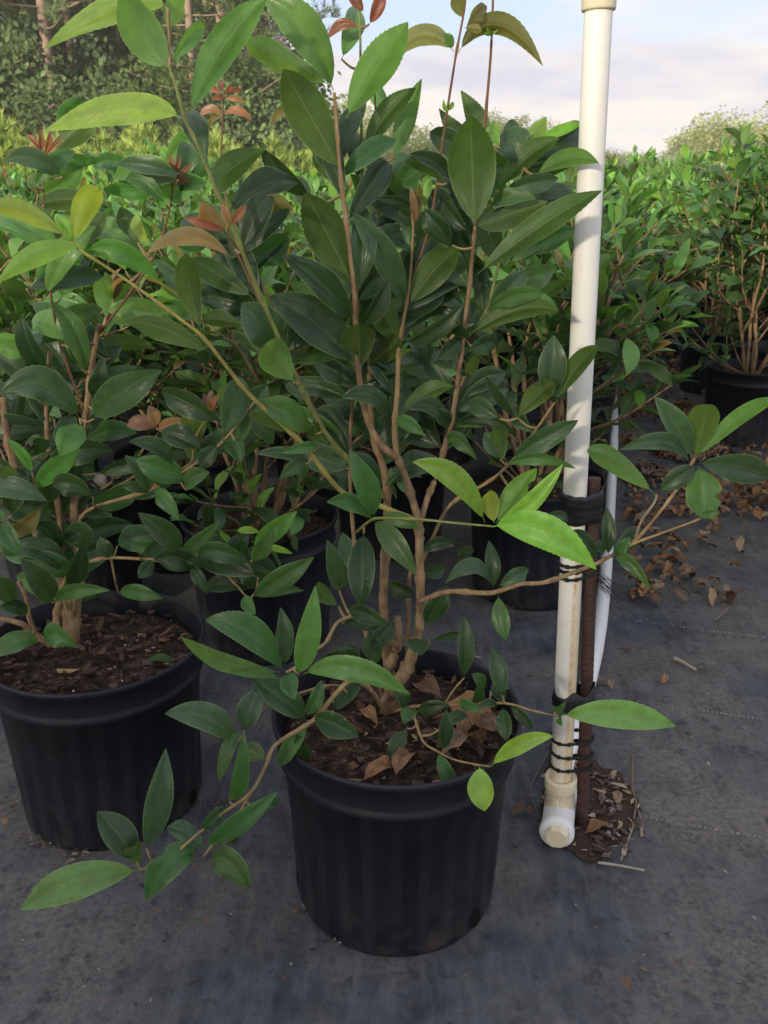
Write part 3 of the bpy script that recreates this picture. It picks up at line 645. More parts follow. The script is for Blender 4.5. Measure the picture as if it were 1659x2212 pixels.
# whip leaves
l(980, 112, 840, 134, 54, 56, 'Nu', 0.02, 0.35); l(990, 114, 1172, 142, 56, 62, 'Nu', 0.02, 0.35); l(978, 104, 958, 72, 26, 2, 'G'); l(1003, 40, 984, -20, 36, 0, 'Nu'); l(1005, 62, 1052, 14, 34, 8, 'N'); l(1003, 60, 1040, 66, 22, 0, 'Nu'); l(776, 62, 706, 86, 26, 18, 'R', 0.01, 0.4); l(798, 52, 828, -20, 34, 0, 'R', 0.0, 0.2, 1.13); l(786, 26, 748, -20, 30, 0, 'R', 0.0); l(1062, 78, 1040, 44, 16, 0, 'L'); l(1062, 78, 1090, 40, 16, 0, 'L'); l(968, 240, 958, 215, 12, 0, 'L'); l(968, 240, 980, 220, 12, 0, 'L')
# middle of the plant
l(769, 630, 657, 417, 100, 10, 'Ou', -0.05, 0.1); l(777, 625, 780, 436, 64, 0, 'T', 0.03, 0.2); l(877, 660, 759, 459, 72, 12, 'T', -0.05, 0.2); l(882, 662, 990, 538, 76, 10, 'Ou', -0.04, 0.15); l(779, 800, 774, 700, 86, 0, 'Ou', -0.05, 0.1); l(791, 796, 864, 730, 58, -4, 'Ou', -0.04, 0.2); l(865, 744, 816, 649, 68, 0, 'Ou', -0.05, 0.15); l(877, 738, 1003, 655, 44, -6, 'T', -0.04, 0.4); l(777, 706, 838, 606, 46, 0, 'D', 0.0); l(767, 787, 583, 640, 98, 14, 'T', -0.04, 0.35); l(762, 694, 608, 550, 72, 6, 'D', -0.04, 0.3); l(840, 560, 800, 480, 70, 0, 'D', 0.06); l(900, 600, 960, 520, 60, 0, 'T', 0.05); l(850, 720, 905, 640, 54, 0, 'D', 0.06)
# copper shoot
l(498, 556, 318, 548, 44, 50, 'Cu', -0.02, 0.4); l(515, 542, 634, 456, 44, 36, 'Nu', -0.02, 0.4); l(490, 498, 433, 446, 50, 4, 'Cu', -0.03, 0.3); l(484, 500, 398, 471, 24, 6, 'R', -0.02); l(498, 486, 532, 443, 22, 4, 'R', 0.0); l(494, 490, 478, 440, 24, 0, 'C', -0.01)
# lime branch
l(160, 527, 216, 410, 62, 18, 'Yu', -0.02, 0.2, 0.935); l(140, 512, -30, 452, 56, 32, 'Yu', -0.03, 0.3, 0.935); l(178, 532, -6, 612, 58, 34, 'Lu', -0.04, 0.3, 0.935); l(190, 540, 344, 606, 56, 38, 'B', 0.02, 0.35, 0.94); l(152, 520, 118, 462, 34, 0, 'L', 0.0); l(326, 536, 292, 466, 34, 6, 'Y', 0.02, None, 1.0)
l(435, 714, 402, 548, 64, 0, 'Ou', -0.04, 0.2); l(546, 642, 411, 560, 62, 10, 'Mu', -0.03, 0.2); l(432, 694, 522, 702, 46, 4, 'Ou', 0.03, 0.3); l(452, 760, 272, 696, 58, 18, 'Ou', -0.05, 0.25); l(592, 748, 522, 654, 104, 4, 'T', -0.03, 0.15, 1.02); l(636, 826, 575, 742, 82, 2, 'Gu', -0.05, 0.15, 1.0); l(672, 936, 554, 868, 66, 10, 'M', -0.04, 0.2); l(618, 936, 533, 897, 28, 6, 'Ou', -0.02); l(690, 964, 608, 978, 30, 8, 'M', -0.03); l(672, 1001, 551, 980, 32, 10, 'T', -0.03); l(661, 1002, 602, 1036, 36, 14, 'T', -0.03); l(710, 962, 678, 918, 48, 0, 'Ou', -0.03)
# right middle
l(1054, 672, 1136, 586, 60, 6, 'T', 0.01, 0.2); l(1052, 670, 1178, 634, 42, 20, 'M', -0.03, 0.4); l(1008, 729, 1206, 672, 60, 22, 'Ou', -0.05, 0.2); l(1000, 728, 946, 776, 40, 0, 'D', -0.02); l(1004, 724, 1016, 656, 54, 0, 'D', 0.02, 0.2); l(1000, 726, 996, 702, 42, 0, 'D', -0.04); l(1045, 676, 1040, 608, 38, 0, 'D', 0.03); l(1186, 860, 1196, 724, 68, 0, 'T', 0.0, 0.1); l(1199, 868, 1290, 748, 52, 6, 'Ou', -0.05, 0.2); l(1118, 903, 1200, 828, 54, 8, 'Ou', -0.04, 0.2); l(1113, 900, 1046, 808, 24, 0, 'D', -0.03); l(1105, 992, 1249, 908, 58, 8, 'T', -0.02, 0.2); l(1089, 1006, 1244, 1012, 32, 30, 'M', -0.03, 0.4); l(1086, 1000, 1080, 925, 50, 0, 'Ou', -0.03, 0.2); l(1081, 992, 1046, 934, 44, 0, 'T', 0.01); l(981, 922, 1119, 944, 36, 34, 'D', -0.03, 0.4); l(985, 925, 1072, 918, 34, 18, 'M', -0.02, 0.4); l(964, 952, 1031, 994, 38, 22, 'M', -0.04, 0.3); l(973, 922, 934, 884, 36, 4, 'D', -0.02); l(1079, 905, 1016, 872, 50, 6, 'T', 0.03)
l(844, 911, 738, 860, 44, 26, 'D', -0.03, 0.4); l(852, 911, 921, 944, 34, 14, 'M', -0.04, 0.3); l(869, 895, 980, 834, 44, 10, 'Ou', 0.0, 0.3); l(972, 928, 878, 884, 38, 24, 'D', -0.03, 0.4); l(850, 910, 872, 824, 54, 0, 'T', 0.04, 0.2); l(825, 1053, 866, 1016, 30, 4, 'D', 0.0)
l(1150, 935, 1115, 880, 40, 0, 'D', 0.04); l(985, 800, 930, 770, 46, 8, 'D', 0.05); l(1006, 760, 1070, 740, 46, 10, 'D', 0.05)
# node under the lime runner
l(808, 1117, 756, 972, 60, 4, 'M', -0.03, 0.2, 1.05); l(805, 1122, 706, 1085, 44, 16, 'M', -0.04, 0.3, 1.05); l(826, 1120, 909, 1143, 36, 12, 'M', -0.02, 0.3); l(808, 1128, 899, 1242, 54, 16, 'M', -0.05, 0.2, 1.05)
l(1048, 1129, 891, 998, 58, 36, 'L', -0.03, 0.15); l(1076, 1132, 1216, 1002, 44, -6, 'L', -0.03, 0.3); l(1072, 1130, 1160, 1012, 58, 0, 'Lu', 0.01, 0.2, None, False, (-1, 0.72, 0.12, 0.8)); l(1068, 1130, 1058, 1060, 46, 0, 'Yu', -0.01, 0.2); l(1064, 1138, 1288, 1230, 84, 42, 'L', -0.05, 0.15)
l(786, 1152, 783, 1314, 68, 0, 'D', -0.06, 0.1, 1.08, True); l(733, 1276, 706, 1166, 54, 0, 'T', -0.03, 0.2, 1.06, True); l(732, 1310, 683, 1268, 44, 4, 'Ou', -0.03, 0.3, 1.04); l(979, 1178, 912, 1192, 36, 12, 'T', 0.0, None, 1.13); l(918, 1348, 968, 1266, 54, 2, 'D', -0.01, 0.2, 1.1); l(900, 1288, 838, 1262, 44, 6, 'D', 0.02, None, 1.12); l(752, 1324, 838, 1353, 44, 16, 'D', -0.03, 0.3, 1.04); l(985, 1185, 1014, 1200, 40, 4, 'D', 0.02, None, 1.13); l(905, 1240, 960, 1230, 36, 4, 'D', 0.03, None, 1.13); l(850, 1340, 800, 1400, 46, 0, 'D', -0.03, None, 1.08); l(892, 1380, 910, 1416, 50, 0, 'D', -0.04, None, 1.06); l(780, 1250, 740, 1150, 50, 0, 'T', 0.04, None, 1.16)
# right long branch leaves
l(1496, 986, 1414, 858, 64, 8, 'T', -0.02, 0.15); l(1502, 990, 1531, 874, 78, 2, 'Ou', -0.05, 0.1); l(1502, 990, 1690, 862, 44, 2, 'Gu', -0.07, 0.4); l(1492, 1004, 1338, 972, 46, 26, 'T', -0.05, 0.4); l(1412, 1066, 1268, 975, 58, 24, 'Gu', -0.04, 0.3); l(1424, 1062, 1502, 1008, 48, 6, 'T', 0.0, 0.3); l(1508, 1000, 1662, 1032, 78, 14, 'T', 0.05, 0.2); l(1510, 1008, 1522, 1120, 86, 0, 'Mu', -0.03, 0.15, None, False, (1, 0.55, 0.12, 0.4)); l(1314, 1199, 1311, 1097, 36, 0, 'D', 0.02, 0.2); l(1324, 1196, 1388, 1144, 42, 6, 'D', 0.02, 0.2); l(1326, 1197, 1362, 1160, 30, 0, 'M', -0.01); l(1322, 1199, 1405, 1272, 34, 20, 'M', -0.04, 0.3); l(1290, 1210, 1232, 1148, 36, 10, 'D', 0.02, 0.2); l(1303, 1200, 1296, 1165, 26, 0, 'D', 0.02); l(1515, 1120, 1556, 1108, 26, 6, 'M', -0.01)
l(1068, 1266, 962, 1260, 38, 36, 'T', -0.03, 0.35, None, True); l(1066, 1270, 1056, 1168, 36, 0, 'D', 0.02, 0.2, None, True); l(1078, 1268, 1142, 1232, 40, 8, 'T', 0.01, 0.3); l(1076, 1286, 1094, 1382, 42, -4, 'M', -0.03, 0.25, None, True)
l(1170, 1120, 1228, 1128, 24, 10, 'T', 0.04, None, 1.1)
# lower left cluster
l(645, 1456, 681, 1265, 58, 0, 'G', -0.03, 0.15, 0.955); l(616, 1436, 606, 1312, 48, 0, 'T', 0.01, 0.2, None, True); l(613, 1450, 444, 1340, 76, 26, 'M', -0.01, 0.25, None, True); l(606, 1452, 392, 1376, 44, -10, 'Bu', -0.04, 0.3); l(656, 1456, 884, 1500, 62, 44, 'G', -0.02, 0.25, 0.95); l(622, 1455, 636, 1511, 48, 0, 'M', -0.04, 0.2); l(602, 1461, 492, 1451, 20, 8, 'M', -0.01); l(660, 1552, 541, 1463, 74, 2, 'D', -0.01, 0.2, None, True); l(566, 1478, 528, 1578, 60, 0, 'T', -0.02, 0.25, None, True); l(664, 1546, 694, 1468, 38, 0, 'M', 0.01, 0.3); l(676, 1548, 775, 1592, 66, 6, 'D', -0.03, 0.2, None, True); l(667, 1568, 604, 1656, 44, 0, 'M', -0.01, 0.3, None, True); l(512, 1606, 357, 1542, 68, 20, 'T', -0.03, 0.25); l(520, 1578, 474, 1690, 34, 10, 'M', -0.03, 0.4, 0.94); l(496, 1732, 526, 1578, 44, 0, 'M', -0.02, 0.3, 0.915); l(574, 1642, 520, 1620, 46, 8, 'Ou', 0.0, 0.2); l(690, 1420, 778, 1420, 44, 10, 'D', 0.04, 0.3); l(720, 1536, 782, 1474, 46, 0, 'D', 0.03, None, 1.0); l(740, 1345, 836, 1346, 40, 8, 'D', 0.03, None, 1.05); l(800, 1362, 813, 1432, 48, 0, 'D', -0.01, 0.2, 1.06); l(730, 1440, 770, 1400, 40, 0, 'D', 0.05); l(640, 1580, 660, 1640, 40, 0, 'D', 0.03)
# runner to the left front
l(300, 1880, 43, 1966, 84, 16, 'G', -0.03, 0.15); l(316, 1832, 358, 1617, 70, 0, 'T', 0.03, 0.2, 0.87); l(294, 1858, 210, 1753, 74, 0, 'T', 0.02, 0.2, 0.87); l(304, 1872, 290, 1828, 46, 0, 'Ou', -0.02, 0.2); l(426, 1842, 315, 1944, 80, 28, 'M', -0.04, 0.2, None, False, (1, 0.5, 0.14, 0.35)); l(440, 1838, 360, 1788, 46, 8, 'T', 0.02, 0.3); l(442, 1826, 600, 1710, 50, 6, 'M', -0.02, 0.3, 0.895); l(452, 1856, 541, 1921, 66, 26, 'O', -0.03, 0.2); l(432, 1798, 492, 1742, 34, 8, 'D', 0.02, 0.3); l(548, 1742, 606, 1728, 26, 2, 'M', 0.03); l(500, 1782, 506, 1824, 22, 0, 'D', 0.02)
# right runners
l(1212, 1546, 1459, 1569, 70, 18, 'G', -0.02, 0.12); l(1206, 1548, 1188, 1521, 17, 0, 'M'); l(1208, 1546, 1224, 1516, 17, 0, 'M'); l(1208, 1550, 1215, 1568, 15, 0, 'B'); l(1085, 1502, 1063, 1400, 44, 0, 'D', 0.03, 0.2); l(1003, 1463, 1003, 1331, 42, 0, 'D', 0.02, 0.2); l(930, 1386, 1028, 1390, 26, 22, 'D', 0.02, 0.4, 1.09); l(1018, 1455, 1046, 1488, 30, 4, 'M'); l(1026, 1520, 1036, 1474, 28, 0, 'D'); l(992, 1516, 1042, 1536, 26, 4, 'M'); l(1075, 1526, 1030, 1528, 22, 6, 'D'); l(1086, 1528, 1096, 1600, 40, 0, 'D', -0.03, 0.3, None, True); l(1102, 1526, 1153, 1578, 28, 8, 'D', -0.02, 0.3, None, True); l(900, 1540, 970, 1522, 32, 8, 'D', -0.02); l(893, 1532, 874, 1564, 40, 0, 'M', -0.03); l(958, 1620, 964, 1532, 38, 0, 'D', 0.0, 0.2); l(880, 1574, 838, 1640, 36, 0, 'D', -0.02, 0.2, 1.0, True); l(1061, 1655, 1196, 1590, 46, 22, 'L', -0.02, 0.2, None, True); l(1036, 1655, 1047, 1752, 66, 0, 'L', -0.03, 0.2); l(946, 1627, 991, 1721, 40, 4, 'M', -0.03, 0.2, None, True); l(955, 1572, 1012, 1546, 34, 4, 'D', 0.02, None, 1.0); l(1090, 1520, 1062, 1490, 36, 0, 'D', 0.03); l(880, 1530, 850, 1490, 40, 0, 'D', 0.0); l(1060, 1495, 1100, 1480, 34, 4, 'T', 0.02)
# leaves deeper inside the crown
rr = random.Random(5)
for i in range(165):
    o, P, px, r1 = H.stems[rr.choice((3, 3, 4, 4, 5, 6, 6, 9, 10, 11, 13, 15, 17))]
    q = rr.randrange(int(len(P)*0.3), len(P)); x, y = px[q]
    if not 330 < y < 1080: continue
    a = rr.choice((-1, 1))*rr.uniform(0.25, 1.4); Lp = rr.uniform(105, 170)
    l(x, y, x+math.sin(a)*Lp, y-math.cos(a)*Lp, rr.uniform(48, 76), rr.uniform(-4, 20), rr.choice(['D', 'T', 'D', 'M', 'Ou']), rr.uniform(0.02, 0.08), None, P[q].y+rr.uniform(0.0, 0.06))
H.stem([(640, 760, 1.12), (560, 600, 1.22), (500, 470, 1.26), (479, 360, 1.27), (480, 280, 1.27), (484, 195, 1.27)], 0.0024, 0.0013, 'red')
l(484, 200, 478, 174, 11, 0, 'R'); l(484, 202, 444, 190, 14, 3, 'R'); l(484, 202, 526, 196, 13, 4, 'R'); l(484, 214, 532, 222, 15, 8, 'C'); l(484, 216, 455, 212, 12, 2, 'R'); l(484, 205, 500, 178, 11, 0, 'R'); l(481, 250, 430, 256, 20, 16, 'C'); l(481, 252, 455, 272, 18, 6, 'N'); l(482, 250, 546, 262, 20, 12, 'R'); l(656, 250, 584, 274, 26, 18, 'N', 0.02, 0.4, 1.2); l(676, 460, 640, 380, 46, 0, 'O', 0.05, None, 1.16); l(840, 250, 800, 170, 40, 0, 'G', 0.04, None, 1.2)
MAIN = H

# ------------------------------------------------------------------ the shrub in the left pot
root = tag(empty('potted_shrub', L1), 'dark-leaved shrub in the dusty ribbed pot cut off by the left edge, bare bark soil', 'shrub', 'shrubs in black nursery pots')
make_pot(root, 1, 290, 1.1, (-78, 12, 130))
H = HandShrub(root)
H.stem([(150, 1395, 1.31), (148, 1340, 1.31), (142, 1290, 1.32), (120, 1230, 1.33), (95, 1180, 1.34), (68, 1120, 1.34), (45, 1050, 1.34), (20, 960, 1.35), (5, 860, 1.35)], 0.017, 0.008, 'bark', True, 11)
H.stem([(160, 1390, 1.31), (165, 1300, 1.32), (175, 1230, 1.33), (160, 1130, 1.34), (165, 1020, 1.35), (185, 900, 1.35), (200, 780, 1.36), (215, 700, 1.36)], 0.012, 0.005, 'bark', True, 10)
H.stem([(130, 1385, 1.30), (122, 1340, 1.30), (130, 1290, 1.31), (135, 1210, 1.33), (128, 1110, 1.34), (110, 1000, 1.34), (100, 900, 1.34), (108, 760, 1.35)], 0.009, 0.004, 'bark', True)
H.stem([(110, 1395, 1.28), (70, 1365, 1.27), (40, 1345, 1.26), (-30, 1330, 1.26)], 0.008, 0.005, 'bark', True)
H.stem([(75, 1368, 1.27), (62, 1330, 1.27), (56, 1290, 1.28), (40, 1255, 1.28)], 0.006, 0.004, 'bark', True)
H.stem([(150, 1330, 1.31), (135, 1270, 1.28), (170, 1226, 1.25), (225, 1206, 1.22), (310, 1208, 1.19), (415, 1218, 1.16), (470, 1228, 1.15), (505, 1258, 1.14), (530, 1287, 1.13)], 0.0042, 0.0018, 'tan')
H.stem([(470, 1228, 1.15), (515, 1232, 1.14), (548, 1205, 1.14), (570, 1170, 1.14)], 0.0022, 0.0014, 'tan')
H.stem([(160, 1330, 1.31), (170, 1180, 1.28), (185, 1106, 1.25), (320, 1060, 1.2), (420, 1003, 1.16), (485, 950, 1.14), (550, 868, 1.12)], 0.0044, 0.002, 'tan')
H.stem([(320, 1060, 1.2), (365, 1025, 1.18), (412, 1000, 1.17), (420, 950, 1.16), (450, 896, 1.15)], 0.0028, 0.0014, 'tan')
H.stem([(165, 1020, 1.35), (60, 1060, 1.27), (0, 1085, 1.24), (-40, 1100, 1.22)], 0.003, 0.002, 'tan')
H.stem([(185, 900, 1.35), (120, 700, 1.33), (98, 480, 1.32), (92, 330, 1.32)], 0.003, 0.0014, 'red')
H.stem([(215, 720, 1.36), (330, 560, 1.34), (368, 440, 1.33), (372, 380, 1.33)], 0.003, 0.0014, 'red')
l = H.leaf
l(172, 905, 3, 850, 82, 42, 'T', -0.05, 0.25, 1.22); l(203, 905, 349, 800, 84, 26, 'T', -0.05, 0.2, 1.2); l(175, 915, 130, 985, 64, 0, 'B', -0.06, 0.2, 1.2); l(75, 1056, 172, 966, 52, 10, 'B', -0.03, 0.25, 1.22); l(55, 1060, 8, 1010, 46, 0, 'Ou', -0.03, 0.2, 1.22); l(70, 1022, 14, 950, 28, 6, 'B', -0.02, 0.3, 1.22)
l(0, 1128, 46, 1202, 46, 6, 'M', -0.03, 0.2, 1.2); l(24, 1162, 88, 1100, 44, 4, 'N', -0.02, 0.3, 1.22); l(112, 1302, 44, 1205, 62, 0, 'D', -0.04, 0.2, 1.25); l(96, 1388, 168, 1400, 56, 26, 'M', -0.04, 0.3, 1.24); l(88, 1386, -20, 1424, 50, 16, 'M', -0.05, 0.3, 1.22); l(120, 1300, 238, 1275, 42, 26, 'M', -0.06, 0.35, 1.25); l(256, 1282, 352, 1294, 38, 12, 'M', -0.03, 0.3, 1.25); l(30, 1300, -20, 1240, 50, 0, 'D', -0.03, None, 1.25); l(60, 1330, 0, 1310, 44, 8, 'D', -0.03, None, 1.25); l(150, 1270, 180, 1170, 48, 0, 'D', -0.05, None, 1.27); l(40, 1200, 0, 1170, 46, 6, 'M', -0.02, None, 1.22)
l(390, 1192, 298, 1108, 58, 2, 'D', -0.04, 0.2, 1.15); l(384, 1206, 474, 1124, 42, 4, 'M', -0.03, 0.3); l(425, 1196, 539, 1216, 48, 18, 'D', -0.02, 0.25, 1.14); l(414, 1220, 448, 1282, 30, 6, 'D', -0.02, 0.3); l(470, 1228, 530, 1236, 26, 6, 'D', 0.0); l(544, 1290, 679, 1203, 56, 6, 'M', -0.03, 0.25, 1.12); l(558, 1290, 657, 1276, 28, 16, 'M', -0.02, 0.35, 1.12); l(526, 1288, 552, 1327, 36, 0, 'G', -0.03, 0.2); l(546, 1186, 641, 1104, 50, 6, 'B', -0.02, 0.25, 1.13); l(562, 1150, 512, 1147, 20, 2, 'L'); l(576, 1180, 632, 1196, 18, 6, 'L'); l(545, 1212, 592, 1134, 42, 0, 'M', -0.03, 0.25, 1.12); l(556, 1266, 514, 1238, 34, 6, 'D', 0.0); l(330, 1208, 300, 1250, 34, 0, 'D'); l(240, 1205, 215, 1160, 36, 0, 'D')
l(412, 1003, 429, 870, 60, 0, 'Ou', -0.03, 0.2); l(386, 1012, 279, 954, 44, 14, 'T', -0.03, 0.3); l(330, 1058, 270, 984, 48, 0, 'T', -0.02, 0.25); l(326, 1062, 264, 1052, 30, 8, 'D', -0.02); l(332, 1065, 387, 1124, 40, 16, 'M', -0.03, 0.3); l(345, 1050, 360, 1010, 28, 0, 'D'); l(490, 945, 520, 1000, 46, 4, 'M', -0.02); l(470, 960, 430, 1010, 40, 0, 'D', 0.0); l(500, 930, 480, 880, 44, 0, 'D', 0.02); l(540, 885, 590, 960, 46, 6, 'D', 0.0); l(520, 905, 470, 900, 40, 8, 'T', 0.02)
l(450, 893, 440, 848, 14, 0, 'R'); l(450, 893, 455, 845, 14, 0, 'C'); l(451, 893, 474, 850, 16, 0, 'R'); l(338, 925, 274, 920, 38, 6, 'C', 0.0, 0.3, 1.2); l(338, 922, 322, 876, 32, 0, 'C', 0.0, 0.3, 1.2); l(340, 926, 410, 910, 34, 6, 'C', -0.01, 0.3, 1.2)
for bx, by, kk in ((92, 330, 'RRRRCN'), (372, 385, 'RRRRCC')):
    for i, c in enumerate(kk):
        a = (-1.4, -0.7, -0.1, 0.3, 0.9, 1.55)[i]; q = 40 if abs(a) < 1 else 30
        l(bx+R.uniform(-4, 4), by+i*3, bx+math.sin(a)*q*1.4, by-math.cos(a)*q*1.3, 14, 3, c, 0.0, 0.3)
rr = random.Random(9)
for i in range(150):
    o, P, px, r1 = H.stems[rr.choice((0, 1, 1, 2, 2, 5, 7, 9, 10, 11))]
    q = rr.randrange(int(len(P)*0.3), len(P)); x, y = px[q]
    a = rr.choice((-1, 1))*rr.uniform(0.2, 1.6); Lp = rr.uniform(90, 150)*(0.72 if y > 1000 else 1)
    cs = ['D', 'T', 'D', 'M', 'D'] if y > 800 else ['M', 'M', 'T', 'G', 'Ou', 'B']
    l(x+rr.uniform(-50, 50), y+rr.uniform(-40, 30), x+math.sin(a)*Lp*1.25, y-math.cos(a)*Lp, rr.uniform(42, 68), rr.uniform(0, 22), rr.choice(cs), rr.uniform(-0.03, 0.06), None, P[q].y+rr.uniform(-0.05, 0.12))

# ------------------------------------------------------------------ the other potted shrubs
def edge_x(Y): return 0.385+(Y-2.11)*0.262
GRP = 'shrubs in black nursery pots'
near = [  # X, Y, seed, height, label
    (-0.28, 1.84, 21, 0.62, 'shrub in the second-row pot standing between the left pot and the front pot'),
    (-0.76, 1.97, 22, 0.66, 'shrub whose pot hides behind the left pot, at the left edge'),
    (0.385, 2.11, 23, 0.66, 'shrub in the pot right behind the white upright pipe'),
    (0.02, 2.42, 24, 0.66, 'shrub in the third row, straight behind the front shrub'),
    (0.53, 2.64, 25, 0.70, 'shrub beside the white ground pipe, one pot beyond the upright pipe'),
    (0.68, 3.16, 26, 0.78, 'shrub at the aisle edge whose pot rim shows right of the upright pipe'),
    (0.80, 3.69, 27, 0.80, 'aisle-edge shrub with long leaves hanging over the white ground pipe'),
    (1.50, 3.56, 31, 0.90, 'tall shrub in the nearest fully visible pot across the aisle, on the right'),
    (1.70, 4.50, 32, 0.86, 'shrub right of the aisle in the pot behind and left of the nearest one there'),
    (1.45, 2.52, 33, 1.02, 'shrub just past the right edge with only its outer leaves in view'),
    (2.02, 3.50, 34, 1.0, 'tall shrub cut by the right edge behind the pots across the aisle'),
]
taken = [(F1.x, F1.y), (L1.x, L1.y)]+[(a[0], a[1]) for a in near]
nleaf = 0
for X, Y, seed, h, lab in near:
    root = tag(empty('potted_shrub', (X, Y, 0)), lab, 'shrub', GRP)
    make_pot(root, seed, 40, seed*0.7, (-90, 0, 180) if Y < 4 else ())
    nleaf += build_shrub_parts(root, grow(seed, h, 7, 0.30 if X < 0.45 else (0.17 if X < 1.2 else 0.30), 1.0, (0, 0) if X < 0.45 else ((-0.10, 0.0) if X < 1.2 else (-0.04, 0.0)), 0.16, X < 0.45 or X > 1.49), seed)
rg = random.Random(3); spots = []
u_, v_ = Vector((0.253, 0.967)), Vector((-0.967, 0.253))
for i in range(0, 19):
    for j in range(0, 16):
        p = Vector((0.385, 2.11))+u_*(0.53*i)+v_*(0.50*j+(0.25 if i % 2 else 0.0))+Vector((rg.uniform(-0.04, 0.04), rg.uniform(-0.04, 0.04)))
        if p.y < 1.9 or p.y > 11.2 or p.x < -0.47*p.y-0.75: continue
        if min((p.x-a)**2+(p.y-b)**2 for a, b in taken) < 0.40**2: continue
        taken.append((p.x, p.y)); spots.append((p.x, p.y, 'left'))
for i in range(0, 14):
    for j in range(0, 8):
        p = Vector((1.52, 3.56))+Vector((0.185, 0.983))*(0.53*i)-v_*(0.52*j+(0.2 if i % 2 else 0.0))+Vector((rg.uniform(-0.04, 0.04), rg.uniform(-0.04, 0.04)))
        if p.y < 3.2 or p.y > 11.2 or p.x > 0.47*p.y+0.5: continue
        if min((p.x-a)**2+(p.y-b)**2 for a, b in taken) < 0.42**2: continue
        taken.append((p.x, p.y)); spots.append((p.x, p.y, 'right'))
FAR_V = []
for i in range(7):
    FAR_V.append(joined_shrub('far_shrub', grow(300+i, 0.66+0.03*(i % 3), 9, 0.36, 1.0, lime=0.32), 300+i))  # extra lime leaves paint the brighter light on the far rows
ns = 0
for X, Y, side in sorted(spots, key=lambda s: s[1]):
    ns += 1; solo = Y < 3.9
    if solo: lab = ('shrub deep in the crowd left of the aisle, pot hidden behind the rows in front' if side == 'left' else 'shrub right of the aisle, hidden low behind the nearest pots')
    else: lab = ('distant shrub in the massed block left of the aisle, only its leafy top showing' if side == 'left' else 'distant shrub in the massed block right of the aisle, behind the two pots')
    root = tag(empty('potted_shrub', (X, Y, 0), rg.uniform(0, 6.28)), lab, 'shrub', 'massed shrubs behind, '+side+' block'+(', middle rows' if solo else ', far rows'))
    make_pot(root, 60+ns, 0, 0, (), False)
    if solo: nleaf += build_shrub_parts(root, grow(400+ns, rg.uniform(0.60, 0.70) if side == 'left' else 0.82, 7, 0.27, 1.0, lime=0.22), 400+ns)
    else:
        mf, ms = rg.choice(FAR_V); s = rg.uniform(0.90, 1.12)*(1.0 if side == 'left' else 1.2)
        st = obj('stem', ms, root); st.scale = (1, 1, s); fo = obj('foliage', mf, root); fo.scale = (1, 1, s); fo['kind'] = 'stuff'

# ------------------------------------------------------------------ irrigation pipe
PD = Vector((0.259, 0.966, 0)).normalized()
def cyl_between(name, p, q, prof, m, parent, seg=32, mod=None):
    mb = MB(); lathe(mb, prof, seg, mod); o = obj(name, mb.mesh(name, m), parent); o.matrix_local = frame_between(p, q); return o
rb, rt = Vector((0.2905, 1.18, 0.03)), Vector((0.2905-0.0304*1.165, 1.18, 1.195))
pipe = tag(empty('irrigation_pipe', (0.2905, 1.18, 0)), 'upright white pipe with end tee and a white pipe running back along the fabric', 'pipe')
def rel(p): return p-Vector(pipe.location)
ax = (rt-rb).normalized(); Lr = (rt-rb).length
mb = MB(); lathe(mb, [(0.0167, 0.0), (0.0167, Lr*0.33), (0.0167, Lr*0.66), (0.0167, Lr+0.03)], 40)
ris = obj('riser', mb.mesh('riser', M_PVC), pipe, rel(rb)); ris.rotation_euler = (0, math.atan2(ax.x, ax.z), 0)
mb = MB(); lathe(mb, [(0.0168, -0.0005), (0.0196, 0.0), (0.0204, 0.002), (0.0204, 0.050), (0.0195, 0.053), (0.0135, 0.054), (0.0133, 0.20), (0.0001, 0.201)], 40)
o = obj('coupling', mb.mesh('coupling', M_CREAM), pipe, rel(rt)); o.rotation_euler = ris.rotation_euler
tc0 = Vector((0.2905, 1.18, 0.031)); tf = tc0-PD*0.060; tb = tc0+PD*0.055
mb = MB(); lathe(mb, [(0.0005, 0.0), (0.0215, 0.0), (0.0262, 0.0015), (0.0277, 0.004), (0.0277, 0.013), (0.0266, 0.0155), (0.0258, 0.018), (0.0255, 0.045), (0.0255, 0.075), (0.0262, 0.098), (0.0275, 0.102), (0.0275, 0.112), (0.0262, 0.115), (0.0168, 0.115)], 44)
tee = obj('tee_fitting', mb.mesh('tee_fitting', M_PVCW), pipe); tee.matrix_local = frame_between(rel(tf), rel(tb))
mb = MB(); lathe(mb, [(0.0240, 0.0), (0.0237, 0.045), (0.0255, 0.047), (0.0262, 0.050), (0.0262, 0.066), (0.0252, 0.0685), (0.0200, 0.0685), (0.0168, 0.0660)], 44)
sock = obj('tee_socket', mb.mesh('tee_socket', M_CREAM), pipe, rel(tc0)); sock.rotation_euler = ris.rotation_euler
